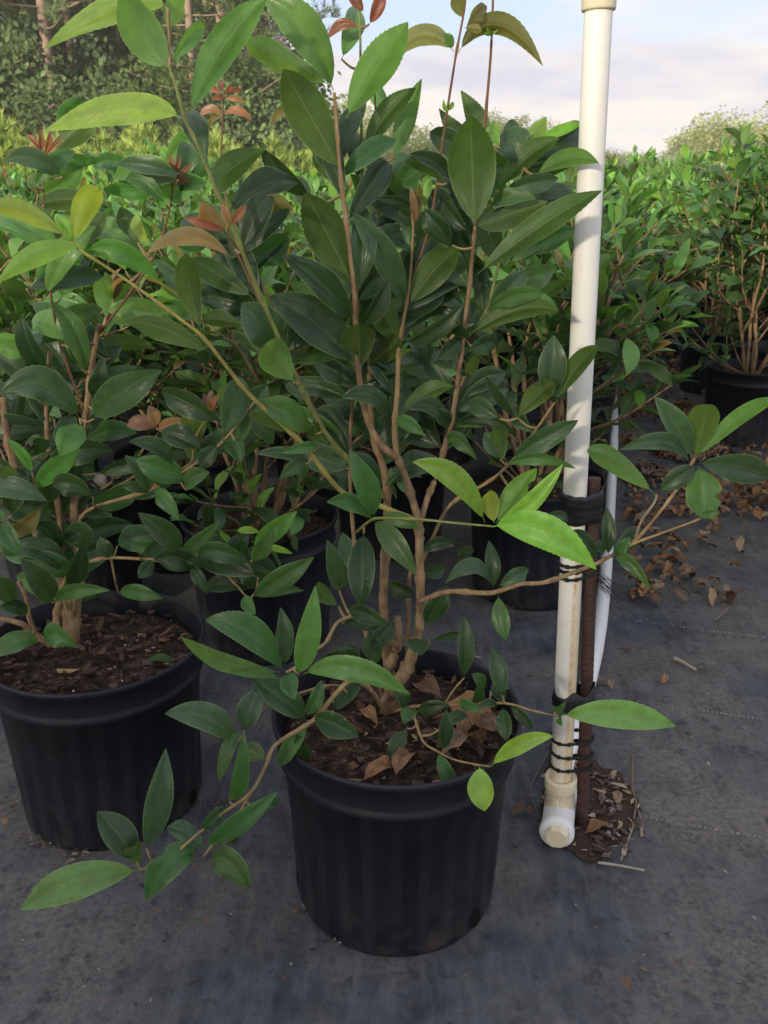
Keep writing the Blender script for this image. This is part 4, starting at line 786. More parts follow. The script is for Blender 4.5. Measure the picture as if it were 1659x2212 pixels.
for i, (dx, dz, hh, ww) in enumerate([(-0.0135, 0.034, 0.011, 0.0016), (-0.0095, 0.034, 0.011, 0.0030), (-0.004, 0.034, 0.0095, 0.0014), (-0.0005, 0.034, 0.0095, 0.0014), (0.0045, 0.0335, 0.007, 0.0022), (0.0095, 0.0335, 0.007, 0.002), (-0.002, 0.0455, 0.004, 0.0035)]):
    y = -math.sqrt(max(1e-6, 0.0250**2-dx*dx)); mb = MB(); w, h2 = ww/2, hh/2
    mb.add([(dx-w, y, dz-h2), (dx+w, y, dz-h2), (dx+w, y, dz+h2), (dx-w, y, dz+h2), (dx-w, y+0.004, dz-h2), (dx+w, y+0.004, dz-h2), (dx+w, y+0.004, dz+h2), (dx-w, y+0.004, dz+h2)], [(0, 1, 2, 3), (1, 5, 6, 2), (0, 3, 7, 4), (3, 2, 6, 7), (0, 4, 5, 1)])
    obj('moulded_mark', mb.mesh('moulded_mark', M_CREAM, False), sock)
mb = MB(); lathe(mb, [(0.0005, -0.0105), (0.0170, -0.0105), (0.0190, -0.0085), (0.0192, 0.001)], 8, None, False, 0.3)
plug = obj('plug', mb.mesh('plug', M_CREAM, False), pipe); plug.matrix_local = frame_between(rel(tf), rel(tb))
lat = [tb-PD*0.02, Vector((0.335, 1.34, 0.027)), Vector((0.511, 1.84, 0.021)), Vector((0.785, 2.85, 0.021)), Vector((1.063, 3.93, 0.021)), Vector((1.30, 5.0, 0.021)), Vector((1.45, 5.7, 0.021)), Vector((1.72, 7.0, 0.021)), Vector((2.1, 9.0, 0.021))]
mb = MB(); tube(mb, [rel(p) for p in spline(lat, 6)], 0.0167, 0.0167, 24)
obj('ground_pipe', mb.mesh('ground_pipe', M_PVCW), pipe)

# ------------------------------------------------------------------ rusty reinforcing bar stake, tape and cord
s0, s1 = Vector((0.331, 1.178, -0.02)), Vector((0.3025, 1.196, 0.605))
mb = MB(); n, sd = 300, 18; v = []; f = []; ax = (s1-s0); xv = ax.cross(Vector((0, 1, 0))).normalized(); yv = ax.normalized().cross(xv)
for i in range(n+1):
    c = s0+ax*(i/n)
    for k in range(sd):
        a = 2*math.pi*k/sd; w = (i*2.08e-3+0.0045*math.cos(a*1.0)+(0.0055 if k >= sd//2 else 0))/0.0105
        w = w-math.floor(w); lug = max(0, 1-abs(w-0.5)/0.24)*(0.4+0.6*abs(math.sin(a)))
        r = 0.0088+0.0016*lug+(0.0012 if k in (0, sd//2) else 0)
        v.append(c+xv*(r*math.cos(a))+yv*(r*math.sin(a))-s0)
for i in range(n):
    for k in range(sd): f.append((i*sd+k, i*sd+(k+1) % sd, (i+1)*sd+(k+1) % sd, (i+1)*sd+k))
f.append(tuple(n*sd+k for k in range(sd)))
mb.add(v, f)
tag(obj('rebar_stake', mb.mesh('rebar_stake', M_RUST), None, s0), 'rusty ribbed steel bar driven in beside the upright white pipe', 'stake')
def hull(z, e1, e2, n=40):
    t = (z-0.03)/1.165; c1 = Vector((rb.x+(rt.x-rb.x)*t, 1.18)); q = s0+(s1-s0)*((z+0.02)/0.625); c2 = Vector((q.x, q.y))
    pts = [c1+Vector((math.cos(a), math.sin(a)))*(0.0167+e1) for a in np.linspace(0, 2*math.pi, 36, False)]+[c2+Vector((math.cos(a), math.sin(a)))*(0.0112+e2) for a in np.linspace(0, 2*math.pi, 36, False)]
    P = sorted((p.x, p.y) for p in pts)
    def half(P):
        h = []
        for p in P:
            while len(h) > 1 and (h[-1][0]-h[-2][0])*(p[1]-h[-2][1])-(h[-1][1]-h[-2][1])*(p[0]-h[-2][0]) <= 0: h.pop()
            h.append(p)
        return h[:-1]
    h = half(P)+half(P[::-1]); h = [Vector(p) for p in h]
    L = [0]
    for i in range(len(h)): L.append(L[-1]+(h[(i+1) % len(h)]-h[i]).length)
    out = []
    for k in range(n):
        d = L[-1]*k/n; i = max(j for j in range(len(h)) if L[j] <= d); a = (d-L[i])/max(1e-9, L[i+1]-L[i]); out.append(h[i].lerp(h[(i+1) % len(h)], a))
    return out
def wrap(name, z0, z1, rows, seed, label, ragged=0.0):
    r = random.Random(seed); mb = MB(); n = 44; v = []; f = []
    for j in range(rows+1):
        z = z0+(z1-z0)*j/rows; bul = 0.0012+0.0016*abs(math.sin(j*1.9))+r.uniform(0, 0.0006)
        if j in (0, rows): bul = 0.0006
        for k, p in enumerate(hull(z, bul, bul, n)):
            dz = 0.0035*math.sin(2*math.pi*k/n+j*0.3)+0.002*noise.noise(Vector((k*0.3, j*0.7, seed)))
            if j == rows and ragged: dz += ragged*max(0, noise.noise(Vector((k*0.12, 1.3, seed)))+0.2)
            e = 0.001*noise.noise(Vector((k*0.5, j*0.9, seed+5))); v.append((p.x+e-0.3, p.y+e-1.18, z+dz-z0))
    for j in range(rows):
        for k in range(n): f.append((j*n+k, j*n+(k+1) % n, (j+1)*n+(k+1) % n, (j+1)*n+k))
    mb.add(v, f); o = obj(name, mb.mesh(name, M_TAPE), None, (0.3, 1.18, z0)); md = o.modifiers.new('thickness', 'SOLIDIFY'); md.thickness = 0.0007; md.offset = 1
    return tag(o, label, 'tape', 'black wraps tying the pipe to the stake')
wrap('tape_wrap', 0.540, 0.590, 10, 4, 'thick black tape wrapped round pipe and stake near the top of the stake')
wrap('tape_wrap', 0.226, 0.254, 6, 8, 'torn black tape band round pipe and stake just above the cord loops', 0.026)
def cord(zs, seed, label, strands=2, fray=None):
    r = random.Random(seed); mb = MB()
    for s in range(strands):
        for q, (za, zb) in enumerate(zs):
            n = 56; P = []
            for k in range(n+1):
                p = hull(za+(zb-za)*k/n, 0.0022, 0.0022, n)[(k+int(n*0.55)) % n]; jit = 0.0006*math.sin(k*2.1+s*3.1)
                P.append(Vector((p.x-0.3+jit, p.y-1.18+jit, za+(zb-za)*k/n+0.0016*math.sin(k*1.3+s*math.pi)-zs[0][0]+s*0.001)))
            tube(mb, P, 0.0017, 0.0017, 7, 0.1, None, r)
    if fray:
        for i in range(26):
            a = Vector(fray)+Vector((r.uniform(-0.004, 0.004), r.uniform(-0.004, 0.004), r.uniform(-0.012, 0.012)))
            d = Vector((r.uniform(0.5, 1.0), r.uniform(-0.7, 0.1), r.uniform(-1.0, -0.5)))*r.uniform(0.02, 0.045)
            tube(mb, spline([a, a+d*0.5+Vector((0, 0, 0.002)), a+d], 3), 0.0004, 0.00025, 4, 0, None, r)
    o = obj('cord_tie', mb.mesh('cord_tie', M_CORD), None, (0.3, 1.18, zs[0][0])); return tag(o, label, 'cord', 'black wraps tying the pipe to the stake')
cord([(0.128, 0.118), (0.158, 0.140), (0.176, 0.170)], 3, 'loops of black cord tied round pipe and stake near the ground')
cord([(0.452, 0.462), (0.462, 0.474), (0.474, 0.482)], 6, 'black cord with frayed ends tied halfway up the stake', 2, (0.0215, 0.004, -0.002))

# ------------------------------------------------------------------ fallen leaves, chips and twigs on the fabric
def dry_mesh(i):
    r = random.Random(900+i); N = 12; sp = []; cu = r.uniform(0.5, 1.6)
    for k in range(N+1):
        s = k/N; sp.append(Vector((0.06*math.sin(s*4+i), s-0.5, 0.17*math.sin(s*math.pi*cu)+0.03*r.uniform(-1, 1))))
    v, f, uv = blade(sp, [Vector((0, 0, 1))]*(N+1), r.uniform(0.36, 0.62), N, r.uniform(0.05, 0.4), r.uniform(0.15, 0.5), r.uniform(0, 6), True, 2)
    return mesh_np('dry_leaf', v, f, M_DRY, True, uv)
ME_DRY = [dry_mesh(i) for i in range(8)]
DRY = [(0.34, 0.175, 0.075), (0.26, 0.14, 0.07), (0.40, 0.225, 0.10), (0.28, 0.18, 0.125), (0.20, 0.115, 0.065), (0.36, 0.26, 0.16)]
rf = random.Random(21)
FG = 'dry leaves and chips lying on the fabric'
for x, y, px, c, lab in [
    (1435, 1226, 46, 0, 'orange-brown dry leaf on the fabric right of the frayed cord'), (1297, 1472, 34, 3, 'dull pink dry leaf beside the stake, left one of a close pair'),
    (1319, 1477, 30, 5, 'pale pink dry leaf beside the stake, right one of a close pair'), (1437, 1466, 26, 2, 'small tan dry leaf lying alone on the fabric right of the stake'),
    (1518, 1438, 24, 4, 'small round brown dry leaf at the end of a pale twig'), (1353, 2125, 28, 1, 'reddish dry leaf alone on the front fabric, lower right'),
    (1365, 1193, 22, 1, 'small brown dry leaf under the long right branch'), (1120, 1746, 30, 4, 'flat red-brown leaf piece between front pot and pipe tee, left one'),
    (1143, 1751, 24, 4, 'red-brown leaf piece nearest the pipe tee'), (1291, 1790, 58, 0, 'long brown dry leaf leaning by the foot of the stake'),
    (1335, 1722, 34, 5, 'pale cream dry leaf on the earth behind the stake'), (12, 1773, 24, 2, 'small orange leaf bit by the left edge beside the left pot'),
    (1436, 1507, 20, 4, 'dark curled leaf bit close to the stitched line'), (1205, 1790, 20, 4, 'brown leaf bit tucked under the pipe tee'), (1648, 1065, 30, 5, 'dry leaf at the right edge near the leaf litter')]:
    p = floor_at(x, y, 0.012); s = px*(p-CAM).dot(FWD)/FPX
    o = tag(obj('fallen_leaf', ME_DRY[(x+y) % 8], None, p, DRY[c]), lab, 'fallen leaf', FG); o.rotation_euler = (rf.uniform(-0.25, 0.25), rf.uniform(-0.25, 0.25), rf.uniform(0, 6.28)); o.scale = (s*1.15, s*1.2, s)
for x, y, px, c, lab in [(1348, 1402, 36, (0.17, 0.09, 0.07), 'long dark bark chip on the fabric right of the stake'), (1416, 1141, 20, (0.5, 0.4, 0.24), 'pale yellow chip on the fabric under the right branch'), (997, 1203, 24, (0.03, 0.025, 0.025), 'black bark chip on the fabric behind the front shrub'), (1105, 1805, 18, (0.17, 0.08, 0.06), 'small red bark chip beside the front pot'), (1175, 1462, 30, (0.2, 0.13, 0.1), 'grey-brown bark chip touching the torn tape'), (885, 2165, 10, (0.35, 0.12, 0.06), 'tiny red chip on the front fabric below the pot'), (1480, 1345, 16, (0.05, 0.04, 0.04), 'small dark chip far right on the fabric')]:
    p = floor_at(x, y, 0.009); s = px*(p-CAM).dot(FWD)/FPX/2
    o = tag(obj('bark_chip', ME_CHIPS[(x+y) % 9], None, p, c), lab, 'bark chip', FG); o.rotation_euler = (0, 0.05, rf.uniform(-0.4, 0.4)); o.scale = (s, s*0.7, s*0.6)
for pts, r0, c, lab in [([(1189, 1616), (1150, 1690), (1147, 1712), (1165, 1771)], 0.0014, (0.20, 0.17, 0.14), 'thin bent grey twig left of the pipe tee'), ([(1367, 1629), (1366, 1702), (1374, 1732), (1369, 1770)], 0.0022, (0.22, 0.15, 0.11), 'upright-lying brown twig right of the torn fabric hole'), ([(1341, 1858), (1356, 1815), (1368, 1782), (1356, 1766)], 0.002, (0.28, 0.23, 0.18), 'forked grey twig at the front of the torn fabric hole'), ([(1291, 1863), (1340, 1870), (1392, 1880)], 0.0022, (0.42, 0.37, 0.30), 'pale straight twig lying in front of the stake'), ([(1456, 1421), (1480, 1433), (1503, 1447)], 0.0042, (0.40, 0.33, 0.26), 'short pale thick twig beside a round brown leaf'), ([(1545, 1339), (1577, 1311)], 0.0024, (0.24, 0.20, 0.16), 'short grey twig far right on the fabric'), ([(1372, 1735), (1388, 1780), (1384, 1800)], 0.0013, (0.3, 0.26, 0.2), 'small curved twig at the right rim of the torn hole')]:
    P = spline([floor_at(x, y, 0.0055+r0) for x, y in pts], 5); mb = MB(); tube(mb, [p-P[0] for p in P], r0, r0*0.75, 7, 0.12, None, rf)
    tag(obj('fallen_twig', mb.mesh('fallen_twig', M_WOOD), None, P[0], c), lab, 'twig', FG)
# chips in the torn hole
mb = MB()
for i in range(210):
    a = rf.uniform(0, 6.283); q = math.sqrt(rf.random()); p = Vector((0.352+math.cos(a)*0.085*q, 1.222+math.sin(a)*0.125*q, 0.013-0.005*q*q)); s = rf.uniform(0.002, 0.012)*rf.uniform(0.5, 1.1)
    me = rf.choice(ME_CHIPS); M = Matrix.Translation(p) @ Matrix.Rotation(rf.uniform(0, 6.28), 4, 'Z') @ Matrix.Rotation(rf.uniform(-0.5, 0.5), 4, 'X') @ Matrix.Diagonal((s*1.5, s, s, 1))
    g = rf.choice(((0.10, 0.06, 0.05), (0.17, 0.12, 0.11), (0.34, 0.24, 0.16), (0.07, 0.05, 0.045), (0.13, 0.085, 0.08), (0.42, 0.34, 0.25)))
    mb.add([M @ v.co for v in me.vertices], [tuple(pp.vertices) for pp in me.polygons], None, g)
def tint_mat(name, rough=0.8):
    m, t, out = mat(name); a = t.nodes.new('ShaderNodeAttribute'); a.attribute_name = 'tint'; n = tnoise(t, 55, 4, 0.65)
    c = mixc(t, mapr(t, n, 0.35, 0.75, 0.6, 0.0), a.outputs[0], mixc(t, 0.6, a.outputs[0], (0.03, 0.018, 0.012)))
    p = princ(t, c, rough, 0.3, bumpn(t, n, 0.4, 0.002)); t.links.new(p.outputs[0], out.inputs[0]); return m
M_LIT = tint_mat('litter')
tag(obj('mulch', mb.mesh('mulch', M_LIT, False)), 'loose bark mulch in the torn fabric hole behind the stake', 'mulch', kind='stuff')
# brown leaf litter along the aisle
mb = MB(); low = []
for i in range(8):
    r = random.Random(950+i); N = 6; sp = [Vector((0.05*math.sin(k+i), k/N-0.5, 0.16*math.sin(k/N*math.pi*r.uniform(0.7, 1.5)))) for k in range(N+1)]
    low.append(blade(sp, [Vector((0, 0, 1))]*(N+1), r.uniform(0.4, 0.6), N, r.uniform(0, 0.8), r.uniform(0.2, 0.6), r.uniform(0, 6), False, 1))
cnt = 0
while cnt < 1250:
    Y = 2.0+6.0*rf.random()**1.25; off = abs(rf.gauss(0, 0.22)) if rf.random() < 0.68 else rf.uniform(0.0, 0.62)
    X = edge_x(Y)+0.235+off if Y > 3.2 else edge_x(Y)+0.26+off*1.1
    if Y < 2.6 and rf.random() < 0.75: continue
    if noise.noise(Vector((X*2.3, Y*2.3, 1.0))) < -0.02 and rf.random() < 0.85: continue
    if min((X-a)**2+(Y-b)**2 for a, b in taken) < 0.165**2: continue
    cnt += 1; v, f, uv = rf.choice(low); s = rf.uniform(0.03, 0.065); c = rf.choice(DRY); g = rf.uniform(0.55, 1.1)
    M = Matrix.Translation((X, Y, 0.012+rf.uniform(0, 0.012))) @ Matrix.Rotation(rf.uniform(0, 6.28), 4, 'Z') @ Matrix.Rotation(rf.gauss(0, 0.35), 4, 'X') @ Matrix.Rotation(rf.gauss(0, 0.35), 4, 'Y')
    mb.add([M @ ((p+Vector((rf.gauss(0, 0.045), rf.gauss(0, 0.045), rf.gauss(0, 0.06))))*s) for p in v], f, uv, tuple(q*g for q in c))
tag(obj('leaf_litter', mb.mesh('leaf_litter', M_LIT)), 'brown leaf litter drifted along the aisle by the white ground pipe', 'leaf litter', kind='stuff')
mb = MB()
for i in range(520):
    p = floor_at(rf.uniform(0, 1659), 1150+1060*rf.random()**1.4, 0.007)
    if p.x < -0.9 or p.x > 1.6: continue
    s = rf.uniform(0.0008, 0.0034)*(1 if rf.random() < 0.9 else 2); me = rf.choice(ME_CHIPS); M = Matrix.Translation(p) @ Matrix.Rotation(rf.uniform(0, 6.28), 4, 'Z') @ Matrix.Diagonal((s*1.4, s, s*0.7, 1))
    mb.add([M @ v.co for v in me.vertices], [tuple(q.vertices) for q in me.polygons], None, rf.choice(((0.1, 0.07, 0.055), (0.2, 0.14, 0.1), (0.4, 0.36, 0.3), (0.05, 0.04, 0.04), (0.25, 0.12, 0.07))))
for px, py, n in ((62, 1735, 40), (95, 1812, 60), (170, 1850, 50), (430, 1735, 30), (660, 1965, 26), (720, 2020, 14), (480, 1600, 24), (1115, 1318, 50), (1010, 1300, 20)):
    for i in range(n):
        p = floor_at(px+rf.gauss(0, 22), py+rf.gauss(0, 9), 0.008); s = rf.uniform(0.0012, 0.0055); me = rf.choice(ME_CHIPS)
        M = Matrix.Translation(p) @ Matrix.Rotation(rf.uniform(0, 6.28), 4, 'Z') @ Matrix.Rotation(rf.uniform(-0.5, 0.5), 4, 'X') @ Matrix.Diagonal((s*1.6, s, s*0.7, 1))
        mb.add([M @ v.co for v in me.vertices], [tuple(q.vertices) for q in me.polygons], None, rf.choice(((0.1, 0.06, 0.045), (0.2, 0.12, 0.08), (0.30, 0.22, 0.15), (0.06, 0.045, 0.04))))
tag(obj('grit', mb.mesh('grit', M_LIT, False)), 'fine bark grit and crumbs strewn over the fabric', 'grit', kind='stuff')
# things lying in the two front pots
def in_pot(c, dx, dy, s, col, name, lab, cat, me, tilt=0.3, lift=0.008, sc=None):
    z = soil_z(math.hypot(dx, dy))+lift
    o = tag(obj(name, me, None, (c.x+dx, c.y+dy, z), col), lab, cat, 'bits lying on the soil of the two front pots'); o.rotation_euler = (rf.uniform(-tilt, tilt), rf.uniform(-tilt, tilt), rf.uniform(0, 6.28)); o.scale = sc or (s, s, s); return o
for dx, dy, s, c, lab in [(0.012, -0.100, 0.075, 1, 'large flat brown dry leaf at the front of the soil in the centre pot'), (0.098, -0.010, 0.085, 0, 'curled brown dry leaf uppermost in the pile, right side of the centre pot'), (0.125, -0.035, 0.080, 4, 'crumpled dark dry leaf at the right rim of the centre pot'), (0.085, -0.060, 0.075, 3, 'folded dry leaf in the pile nearest the lime leaf, centre pot'), (0.105, 0.030, 0.07, 2, 'pale orange dry leaf behind the pile in the centre pot'), (-0.045, 0.0, 0.05, 2, 'orange dry leaf left of the trunk in the centre pot'), (0.045, 0.075, 0.07, 4, 'dry leaf on the soil behind the trunk in the centre pot'), (-0.02, -0.115, 0.06, 0, 'brown dry leaf half under the large flat one, centre pot')]:
    in_pot(F1, dx, dy, s, DRY[c], 'dead_leaf', lab, 'dead leaf', ME_DRY[int(abs(dx*1000)) % 8], 0.22, 0.014)
for c, dx, dy, col, lab, sc in [(F1, 0.062, -0.125, (0.36, 0.20, 0.10), 'orange wood splinter at the front rim of the centre pot', (0.011, 0.03, 0.006)), (F1, -0.055, -0.120, (0.26, 0.16, 0.09), 'flat brown wood strip at the front left of the centre pot', (0.007, 0.03, 0.006)), (L1, -0.03, -0.055, (0.46, 0.30, 0.15), 'pale wood strip on the soil of the left pot', (0.012, 0.042, 0.008)), (L1, 0.055, -0.09, (0.13, 0.085, 0.07), 'wide flat bark piece at the front of the left pot', (0.02, 0.02, 0.006)), (L1, -0.075, -0.125, (0.30, 0.12, 0.06), 'orange-red bark piece at the front rim of the left pot', (0.012, 0.032, 0.008)), (L1, 0.1, 0.05, (0.22, 0.10, 0.06), 'reddish bark piece at the back of the left pot', (0.014, 0.03, 0.006))]:
    o = in_pot(c, dx, dy, 1, col, 'wood_piece', lab, 'wood chip', ME_CHIPS[2], 0.12, 0.006, sc); o.rotation_euler[2] = rf.uniform(0.9, 2.1)
in_pot(L1, 0.085, -0.03, 0.06, PAL['M'], 'shed_leaf', 'round green shed leaf on the soil of the left pot', 'leaf', LEAF_V[1], 0.1, 0.008, (0.075, 0.05, 0.04))
o = in_pot(F1, -0.135, -0.045, 0.011, (0.6, 0.6, 0.58), 'pebble', 'white pebble at the left rim of the centre pot', 'pebble', ME_CHIPS[4], 0.3, 0.008, (0.011, 0.012, 0.035)); o.data = o.data.copy(); o.data.materials[0] = M_STONE

# ------------------------------------------------------------------ background: young pines, pine wood, far trees
def foliage_mat(name):
    m, t, out = mat(name); a = t.nodes.new('ShaderNodeAttribute'); a.attribute_name = 'tint'; col = a.outputs[0]
    p = princ(t, col, 0.6, 0.25); tr = t.nodes.new('ShaderNodeBsdfTranslucent')
    g = t.nodes.new('ShaderNodeVectorMath'); g.operation = 'MULTIPLY'; t.links.new(col, g.inputs[0]); g.inputs[1].default_value = (1.5, 1.5, 0.8); t.links.new(g.outputs[0], tr.inputs[0])
    mx = t.nodes.new('ShaderNodeMixShader'); mx.inputs[0].default_value = 0.35; t.links.new(p.outputs[0], mx.inputs[1]); t.links.new(tr.outputs[0], mx.inputs[2]); t.links.new(mx.outputs[0], out.inputs[0]); return m
M_NEED = foliage_mat('needles')
def needle_tuft(mb, p, d, L, n, wdt, col, r, spread=0.6):
    d = d.normalized(); s = d.orthogonal().normalized(); q = d.cross(s); v = []; f = []
    for i in range(n):
        a = r.uniform(0, 6.283); sp = r.uniform(0.15, spread*1.6); e = (d+(s*math.cos(a)+q*math.sin(a))*sp).normalized(); w = e.cross(Vector((r.gauss(0, 1), r.gauss(0, 1), r.gauss(0, 1)))).normalized()*wdt
        b = p+d*(L*r.uniform(-0.25, 0.3)); k = len(v); v += [b-w*0.5, b+w*0.5, b+e*L*r.uniform(0.7, 1.1)+w*0.1]; f.append((k, k+1, k+2))
    g = r.uniform(0.7, 1.3); mb.add(v, f, None, tuple(c*g for c in col))
def young_pine(seed):
    r = random.Random(seed); mb = MB(); ms = MB(); h = r.uniform(1.7, 2.3)
    tube(ms, [Vector((0, 0, -0.05)), Vector((0.02, 0, h*0.5)), Vector((0, 0.02, h*0.97))], 0.03, 0.008, 6)
    z = 0.12
    while z < h:
        nb = r.choice((5, 6, 7)); R0 = 0.62*(1-z/h)**0.75+0.06
        for k in range(nb):
            a = 2*math.pi*k/nb+r.uniform(-0.4, 0.4); L = R0*r.uniform(0.75, 1.15); e = Vector((math.cos(a), math.sin(a), r.uniform(0.25, 0.7)))
            p = Vector((0, 0, z)); m = max(3, int(L/0.075))
            for j in range(1, m+1):
                q = p+e*(L*j/m)+Vector((r.gauss(0, 0.03), r.gauss(0, 0.03), 0.10*(j/m)**2*L))
                dd = (e*0.4+Vector((r.gauss(0, 0.3), r.gauss(0, 0.3), 1.0)))
                tip = j == m
                c = (0.32, 0.40, 0.11) if tip else r.choice(((0.20, 0.28, 0.075), (0.16, 0.24, 0.065), (0.25, 0.33, 0.09)))  # needle greens brightened to put sunlight into the colour
                needle_tuft(mb, q, dd, r.uniform(0.14, 0.2), 14 if tip else 11, 0.017, c, r, 0.5 if tip else 0.8)
            tube(ms, [p, p+e*L], 0.008, 0.004, 4, 0, None, r, False)
        z += r.uniform(0.13, 0.2)
    for k in range(3): needle_tuft(mb, Vector((0, 0, h-0.05+0.08*k)), Vector((0, 0, 1)), 0.17, 12, 0.010, (0.36, 0.43, 0.13), r, 0.25)
    return mb.mesh('young_pine_crown', M_NEED, False), ms.mesh('young_pine_trunk', M_TRUNK)
YP = [young_pine(700+i) for i in range(4)]; rp = random.Random(8)
for i in range(64):
    Y = rp.uniform(12.6, 17.0); X = rp.uniform(-0.47, -0.045)*Y if i < 52 else rp.uniform(0.0, 0.16)*Y
    c, t_ = YP[i % 4]; root = tag(empty('young_pine', (X, Y, -0.04), rp.uniform(0, 6.28)), 'bushy yellow-green young pine in the thicket beyond the shrub rows', 'pine', 'young pines beyond the shrubs')
    s = rp.uniform(0.66, 0.90)*(0.75 if i >= 52 else 1); root.scale = (s*1.15, s*1.15, s); obj('trunk', t_, root); obj('crown', c, root)
def tall_pine(seed, h=19.0, first=0.25):
    r = random.Random(seed); mb = MB(); ms = MB(); bend = Vector((r.uniform(-0.5, 0.5), r.uniform(-0.3, 0.3), 0))
    ax_ = [Vector((0, 0, -0.2)), bend*0.4+Vector((0, 0, h*0.35)), bend+Vector((0, 0, h*0.7)), bend*0.7+Vector((0, 0, h))]; P = spline(ax_, 8)
    tube(ms, P, 0.19, 0.04, 9, 0.08, None, r)
    z = h*first
    def axis(z): i = min(len(P)-2, max(0, int(z/h*(len(P)-1)))); return P[i].lerp(P[i+1], 0.5)
    while z < h:
        a = r.uniform(0, 6.283); q = (z-h*first)/(h*(1-first)); L = (2.6*(1-q)**0.6*(0.55+0.45*min(1, q*4))+0.4)*r.uniform(0.6, 1.15); c0 = axis(z); c0.z = z
        e = Vector((math.cos(a), math.sin(a), r.uniform(0.0, 0.45))); tip = c0+e*L+Vector((0, 0, r.uniform(-0.2, 0.4)))
        tube(ms, spline([c0, c0.lerp(tip, 0.5)+Vector((0, 0, -0.12)), tip], 3), 0.035, 0.012, 5, 0.1, None, r, False)
        for k in range(int(9+L*6)):
            s = r.uniform(0.35, 1.05); p = c0.lerp(tip, s)+Vector((r.gauss(0, 0.26), r.gauss(0, 0.26), r.gauss(0.1, 0.2)))
            needle_tuft(mb, p, Vector((r.gauss(0, 0.6), r.gauss(0, 0.6), 0.8)), r.uniform(0.24, 0.36), 13, 0.030, r.choice(((0.12, 0.175, 0.075), (0.09, 0.145, 0.065), (0.15, 0.205, 0.08), (0.18, 0.225, 0.09))), r, 1.0)
        z += r.uniform(0.18, 0.42)
    for z in np.arange(1.5, h*first, 0.9):
        a = r.uniform(0, 6.283); c0 = axis(z); c0.z = z; tube(ms, [c0, c0+Vector((math.cos(a), math.sin(a), 0.2))*r.uniform(0.3, 1.0)], 0.02, 0.006, 4, 0, None, r, False)
    return mb.mesh('pine_crown', M_NEED, False), ms.mesh('pine_trunk', M_TRUNK)
TP = [tall_pine(800+i, 17+i*1.2, (0.10, 0.06, 0.16, 0.08, 0.12)[i]) for i in range(5)]
for i in range(68):
    row = i % 4; Y = 31+row*5+rp.uniform(-2, 2); t_ = rp.uniform(-0.60, -0.098) if row else rp.uniform(-0.60, -0.115)
    c, tr = TP[rp.randrange(5)]; root = tag(empty('pine_tree', (t_*Y*1.04, Y, 0), rp.uniform(0, 6.28)), 'tall slender pine standing in the dark wood at the upper left', 'pine', 'tall pines of the wood')
    s = rp.uniform(0.85, 1.1); root.scale = (s, s, s); obj('trunk', tr, root); obj('crown', c, root)
def broad_tree(seed, h, w, cols, n=420, leaf=0.3):
    r = random.Random(seed); mb = MB(); ms = MB(); tube(ms, spline([Vector((0, 0, -0.2)), Vector((0.1, 0, h*0.4)), Vector((0, 0.1, h*0.8))], 5), 0.06*h*0.35, 0.03, 7, 0.1, None, r)
    lobes = [(Vector((r.gauss(0, w*0.28), r.gauss(0, w*0.28), h*r.uniform(0.35, 0.9))), w*r.uniform(0.22, 0.38)) for _ in range(13)]
    for c, R_ in lobes: tube(ms, [Vector((0, 0, h*0.25)), c], 0.05, 0.015, 4, 0, None, r, False)
    for i in range(n):
        c, R_ = r.choice(lobes); d = Vector((r.gauss(0, 1), r.gauss(0, 1), r.gauss(0.2, 1))).normalized(); p = c+d*R_*r.uniform(0.6, 1.08); g = r.uniform(0.65, 1.3); col = r.choice(cols); v = []; f = []
        for k in range(7):
            q = p+Vector((r.gauss(0, 1), r.gauss(0, 1), r.gauss(0, 1)))*leaf*0.8; a = Vector((r.gauss(0, 1), r.gauss(0, 1), r.gauss(0, 1))).normalized(); b = a.orthogonal().normalized()
            j = len(v); v += [q-a*leaf*0.5, q+b*leaf*0.3, q+a*leaf*0.5, q-b*leaf*0.3]; f.append((j, j+1, j+2, j+3))
        mb.add(v, f, None, tuple(x*g for x in col))
    return mb.mesh('tree_crown', M_NEED, False), ms.mesh('tree_trunk', M_TRUNK)
UND = [broad_tree(850+i, 4.5+i, 4.0, ((0.11, 0.165, 0.065), (0.14, 0.20, 0.075), (0.09, 0.135, 0.06)), 420, 0.26) for i in range(3)]
for i in range(34):
    Y = rp.uniform(28, 46); c, tr = UND[i % 3]; root = tag(empty('understorey_tree', (rp.uniform(-0.50, -0.11)*Y, Y, 0), rp.uniform(0, 6.28)), 'low dark bushy tree between the tall pine trunks', 'tree', 'bushy trees under the pines')
    obj('trunk', tr, root); obj('crown', c, root); s = rp.uniform(0.6, 0.95); root.scale = (s, s, s)
THIN = [broad_tree(890+i, 5.2, 4.0, ((0.075, 0.12, 0.045), (0.10, 0.15, 0.055)), 215, 0.26) for i in range(3)]
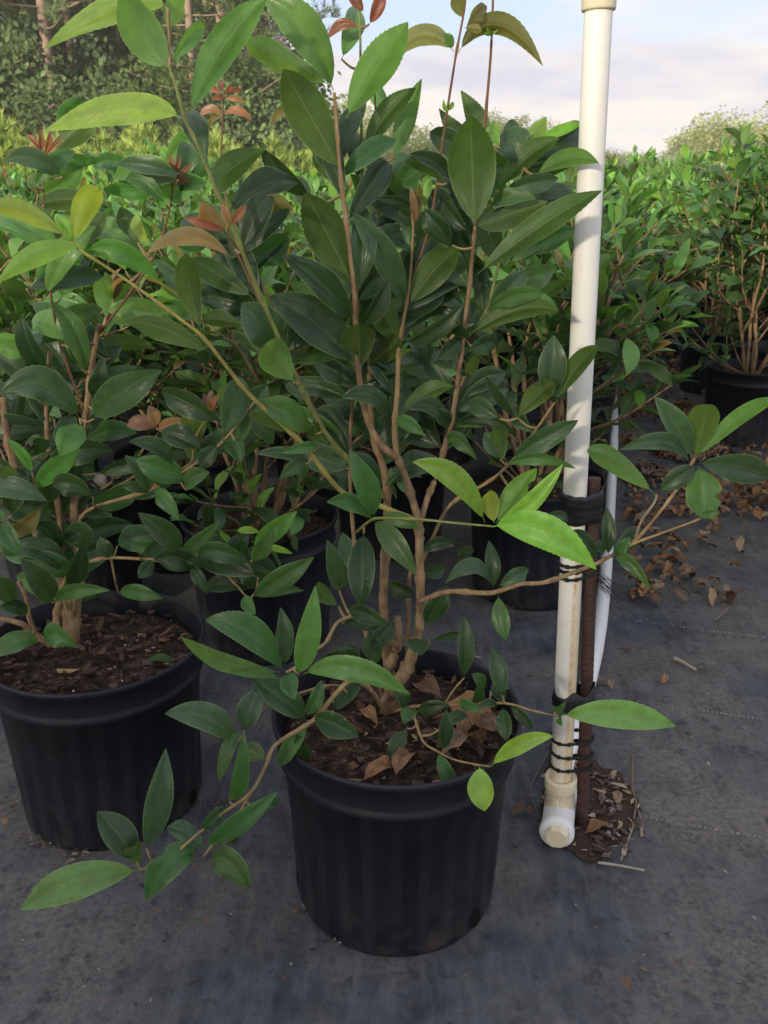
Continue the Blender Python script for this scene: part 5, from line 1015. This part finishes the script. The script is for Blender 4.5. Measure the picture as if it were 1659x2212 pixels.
for i in range(8):      # unseen thin-crowned trees added to cast broken shade over the front pots
    q = (i-3.5)*2.6; c, tr = THIN[i % 3]; s = rp.uniform(0.96, 1.06)
    root = tag(empty('added_shade_tree', (-7.0+0.866*q, -11.0-0.5*q, -0.04), rp.uniform(0, 6.28)), 'unseen thin-crowned tree added behind the camera to shade the front pots', 'tree', 'unseen trees added behind the camera for shade')
    root.scale = (s, s, s); obj('trunk', tr, root); obj('crown', c, root)
FT = [broad_tree(870+i, 8.5+i, 7.5, ((0.27, 0.31, 0.11), (0.34, 0.36, 0.13), (0.21, 0.26, 0.09)), 520, 0.42) for i in range(3)]  # crown colours lightened to paint in distance haze
for i in range(46):
    t_ = -0.13+0.70*(i+rp.uniform(-0.4, 0.4))/46; Y = rp.uniform(78, 105); hgt = 1.0
    if t_ < 0.0: hgt = 0.80
    elif t_ < 0.19: hgt = 0.58
    elif t_ < 0.32: hgt = 0.36
    else: hgt = 0.62
    if i % 7 == 3: hgt *= 1.15
    c, tr = FT[i % 3]; root = tag(empty('far_tree', (t_*Y, Y, 0), rp.uniform(0, 6.28)), 'pale rounded tree in the far tree line under the clouds', 'tree', 'far tree line')
    s = rp.uniform(0.85, 1.1)*hgt; root.scale = (1.1*s, 1.1*s, s); obj('trunk', tr, root); obj('crown', c, root)
hz, ht, ho = mat('haze'); vol = ht.nodes.new('ShaderNodeVolumePrincipled'); vol.inputs['Density'].default_value = 0.0016; vol.inputs['Color'].default_value = (0.93, 0.94, 0.90, 1); vol.inputs['Anisotropy'].default_value = 0.3
ht.links.new(vol.outputs[0], ho.inputs['Volume'])
mb = MB(); x0, x1, y0, y1, z0, z1 = -155, 155, -65, 175, -1.2, 27.0
mb.add([(x0, y0, z0), (x1, y0, z0), (x1, y1, z0), (x0, y1, z0), (x0, y0, z1), (x1, y0, z1), (x1, y1, z1), (x0, y1, z1)], [(0, 3, 2, 1), (4, 5, 6, 7), (0, 1, 5, 4), (1, 2, 6, 5), (2, 3, 7, 6), (3, 0, 4, 7)])
tag(obj('haze', mb.mesh('haze', hz, False)), 'thin pale summer haze between the shrubs and the far trees', 'haze', kind='stuff')
print('LEAF OBJECTS', nleaf, 'SHRUBS', len(spots)+len(near)+2, 'OBJECTS', len(bpy.data.objects))
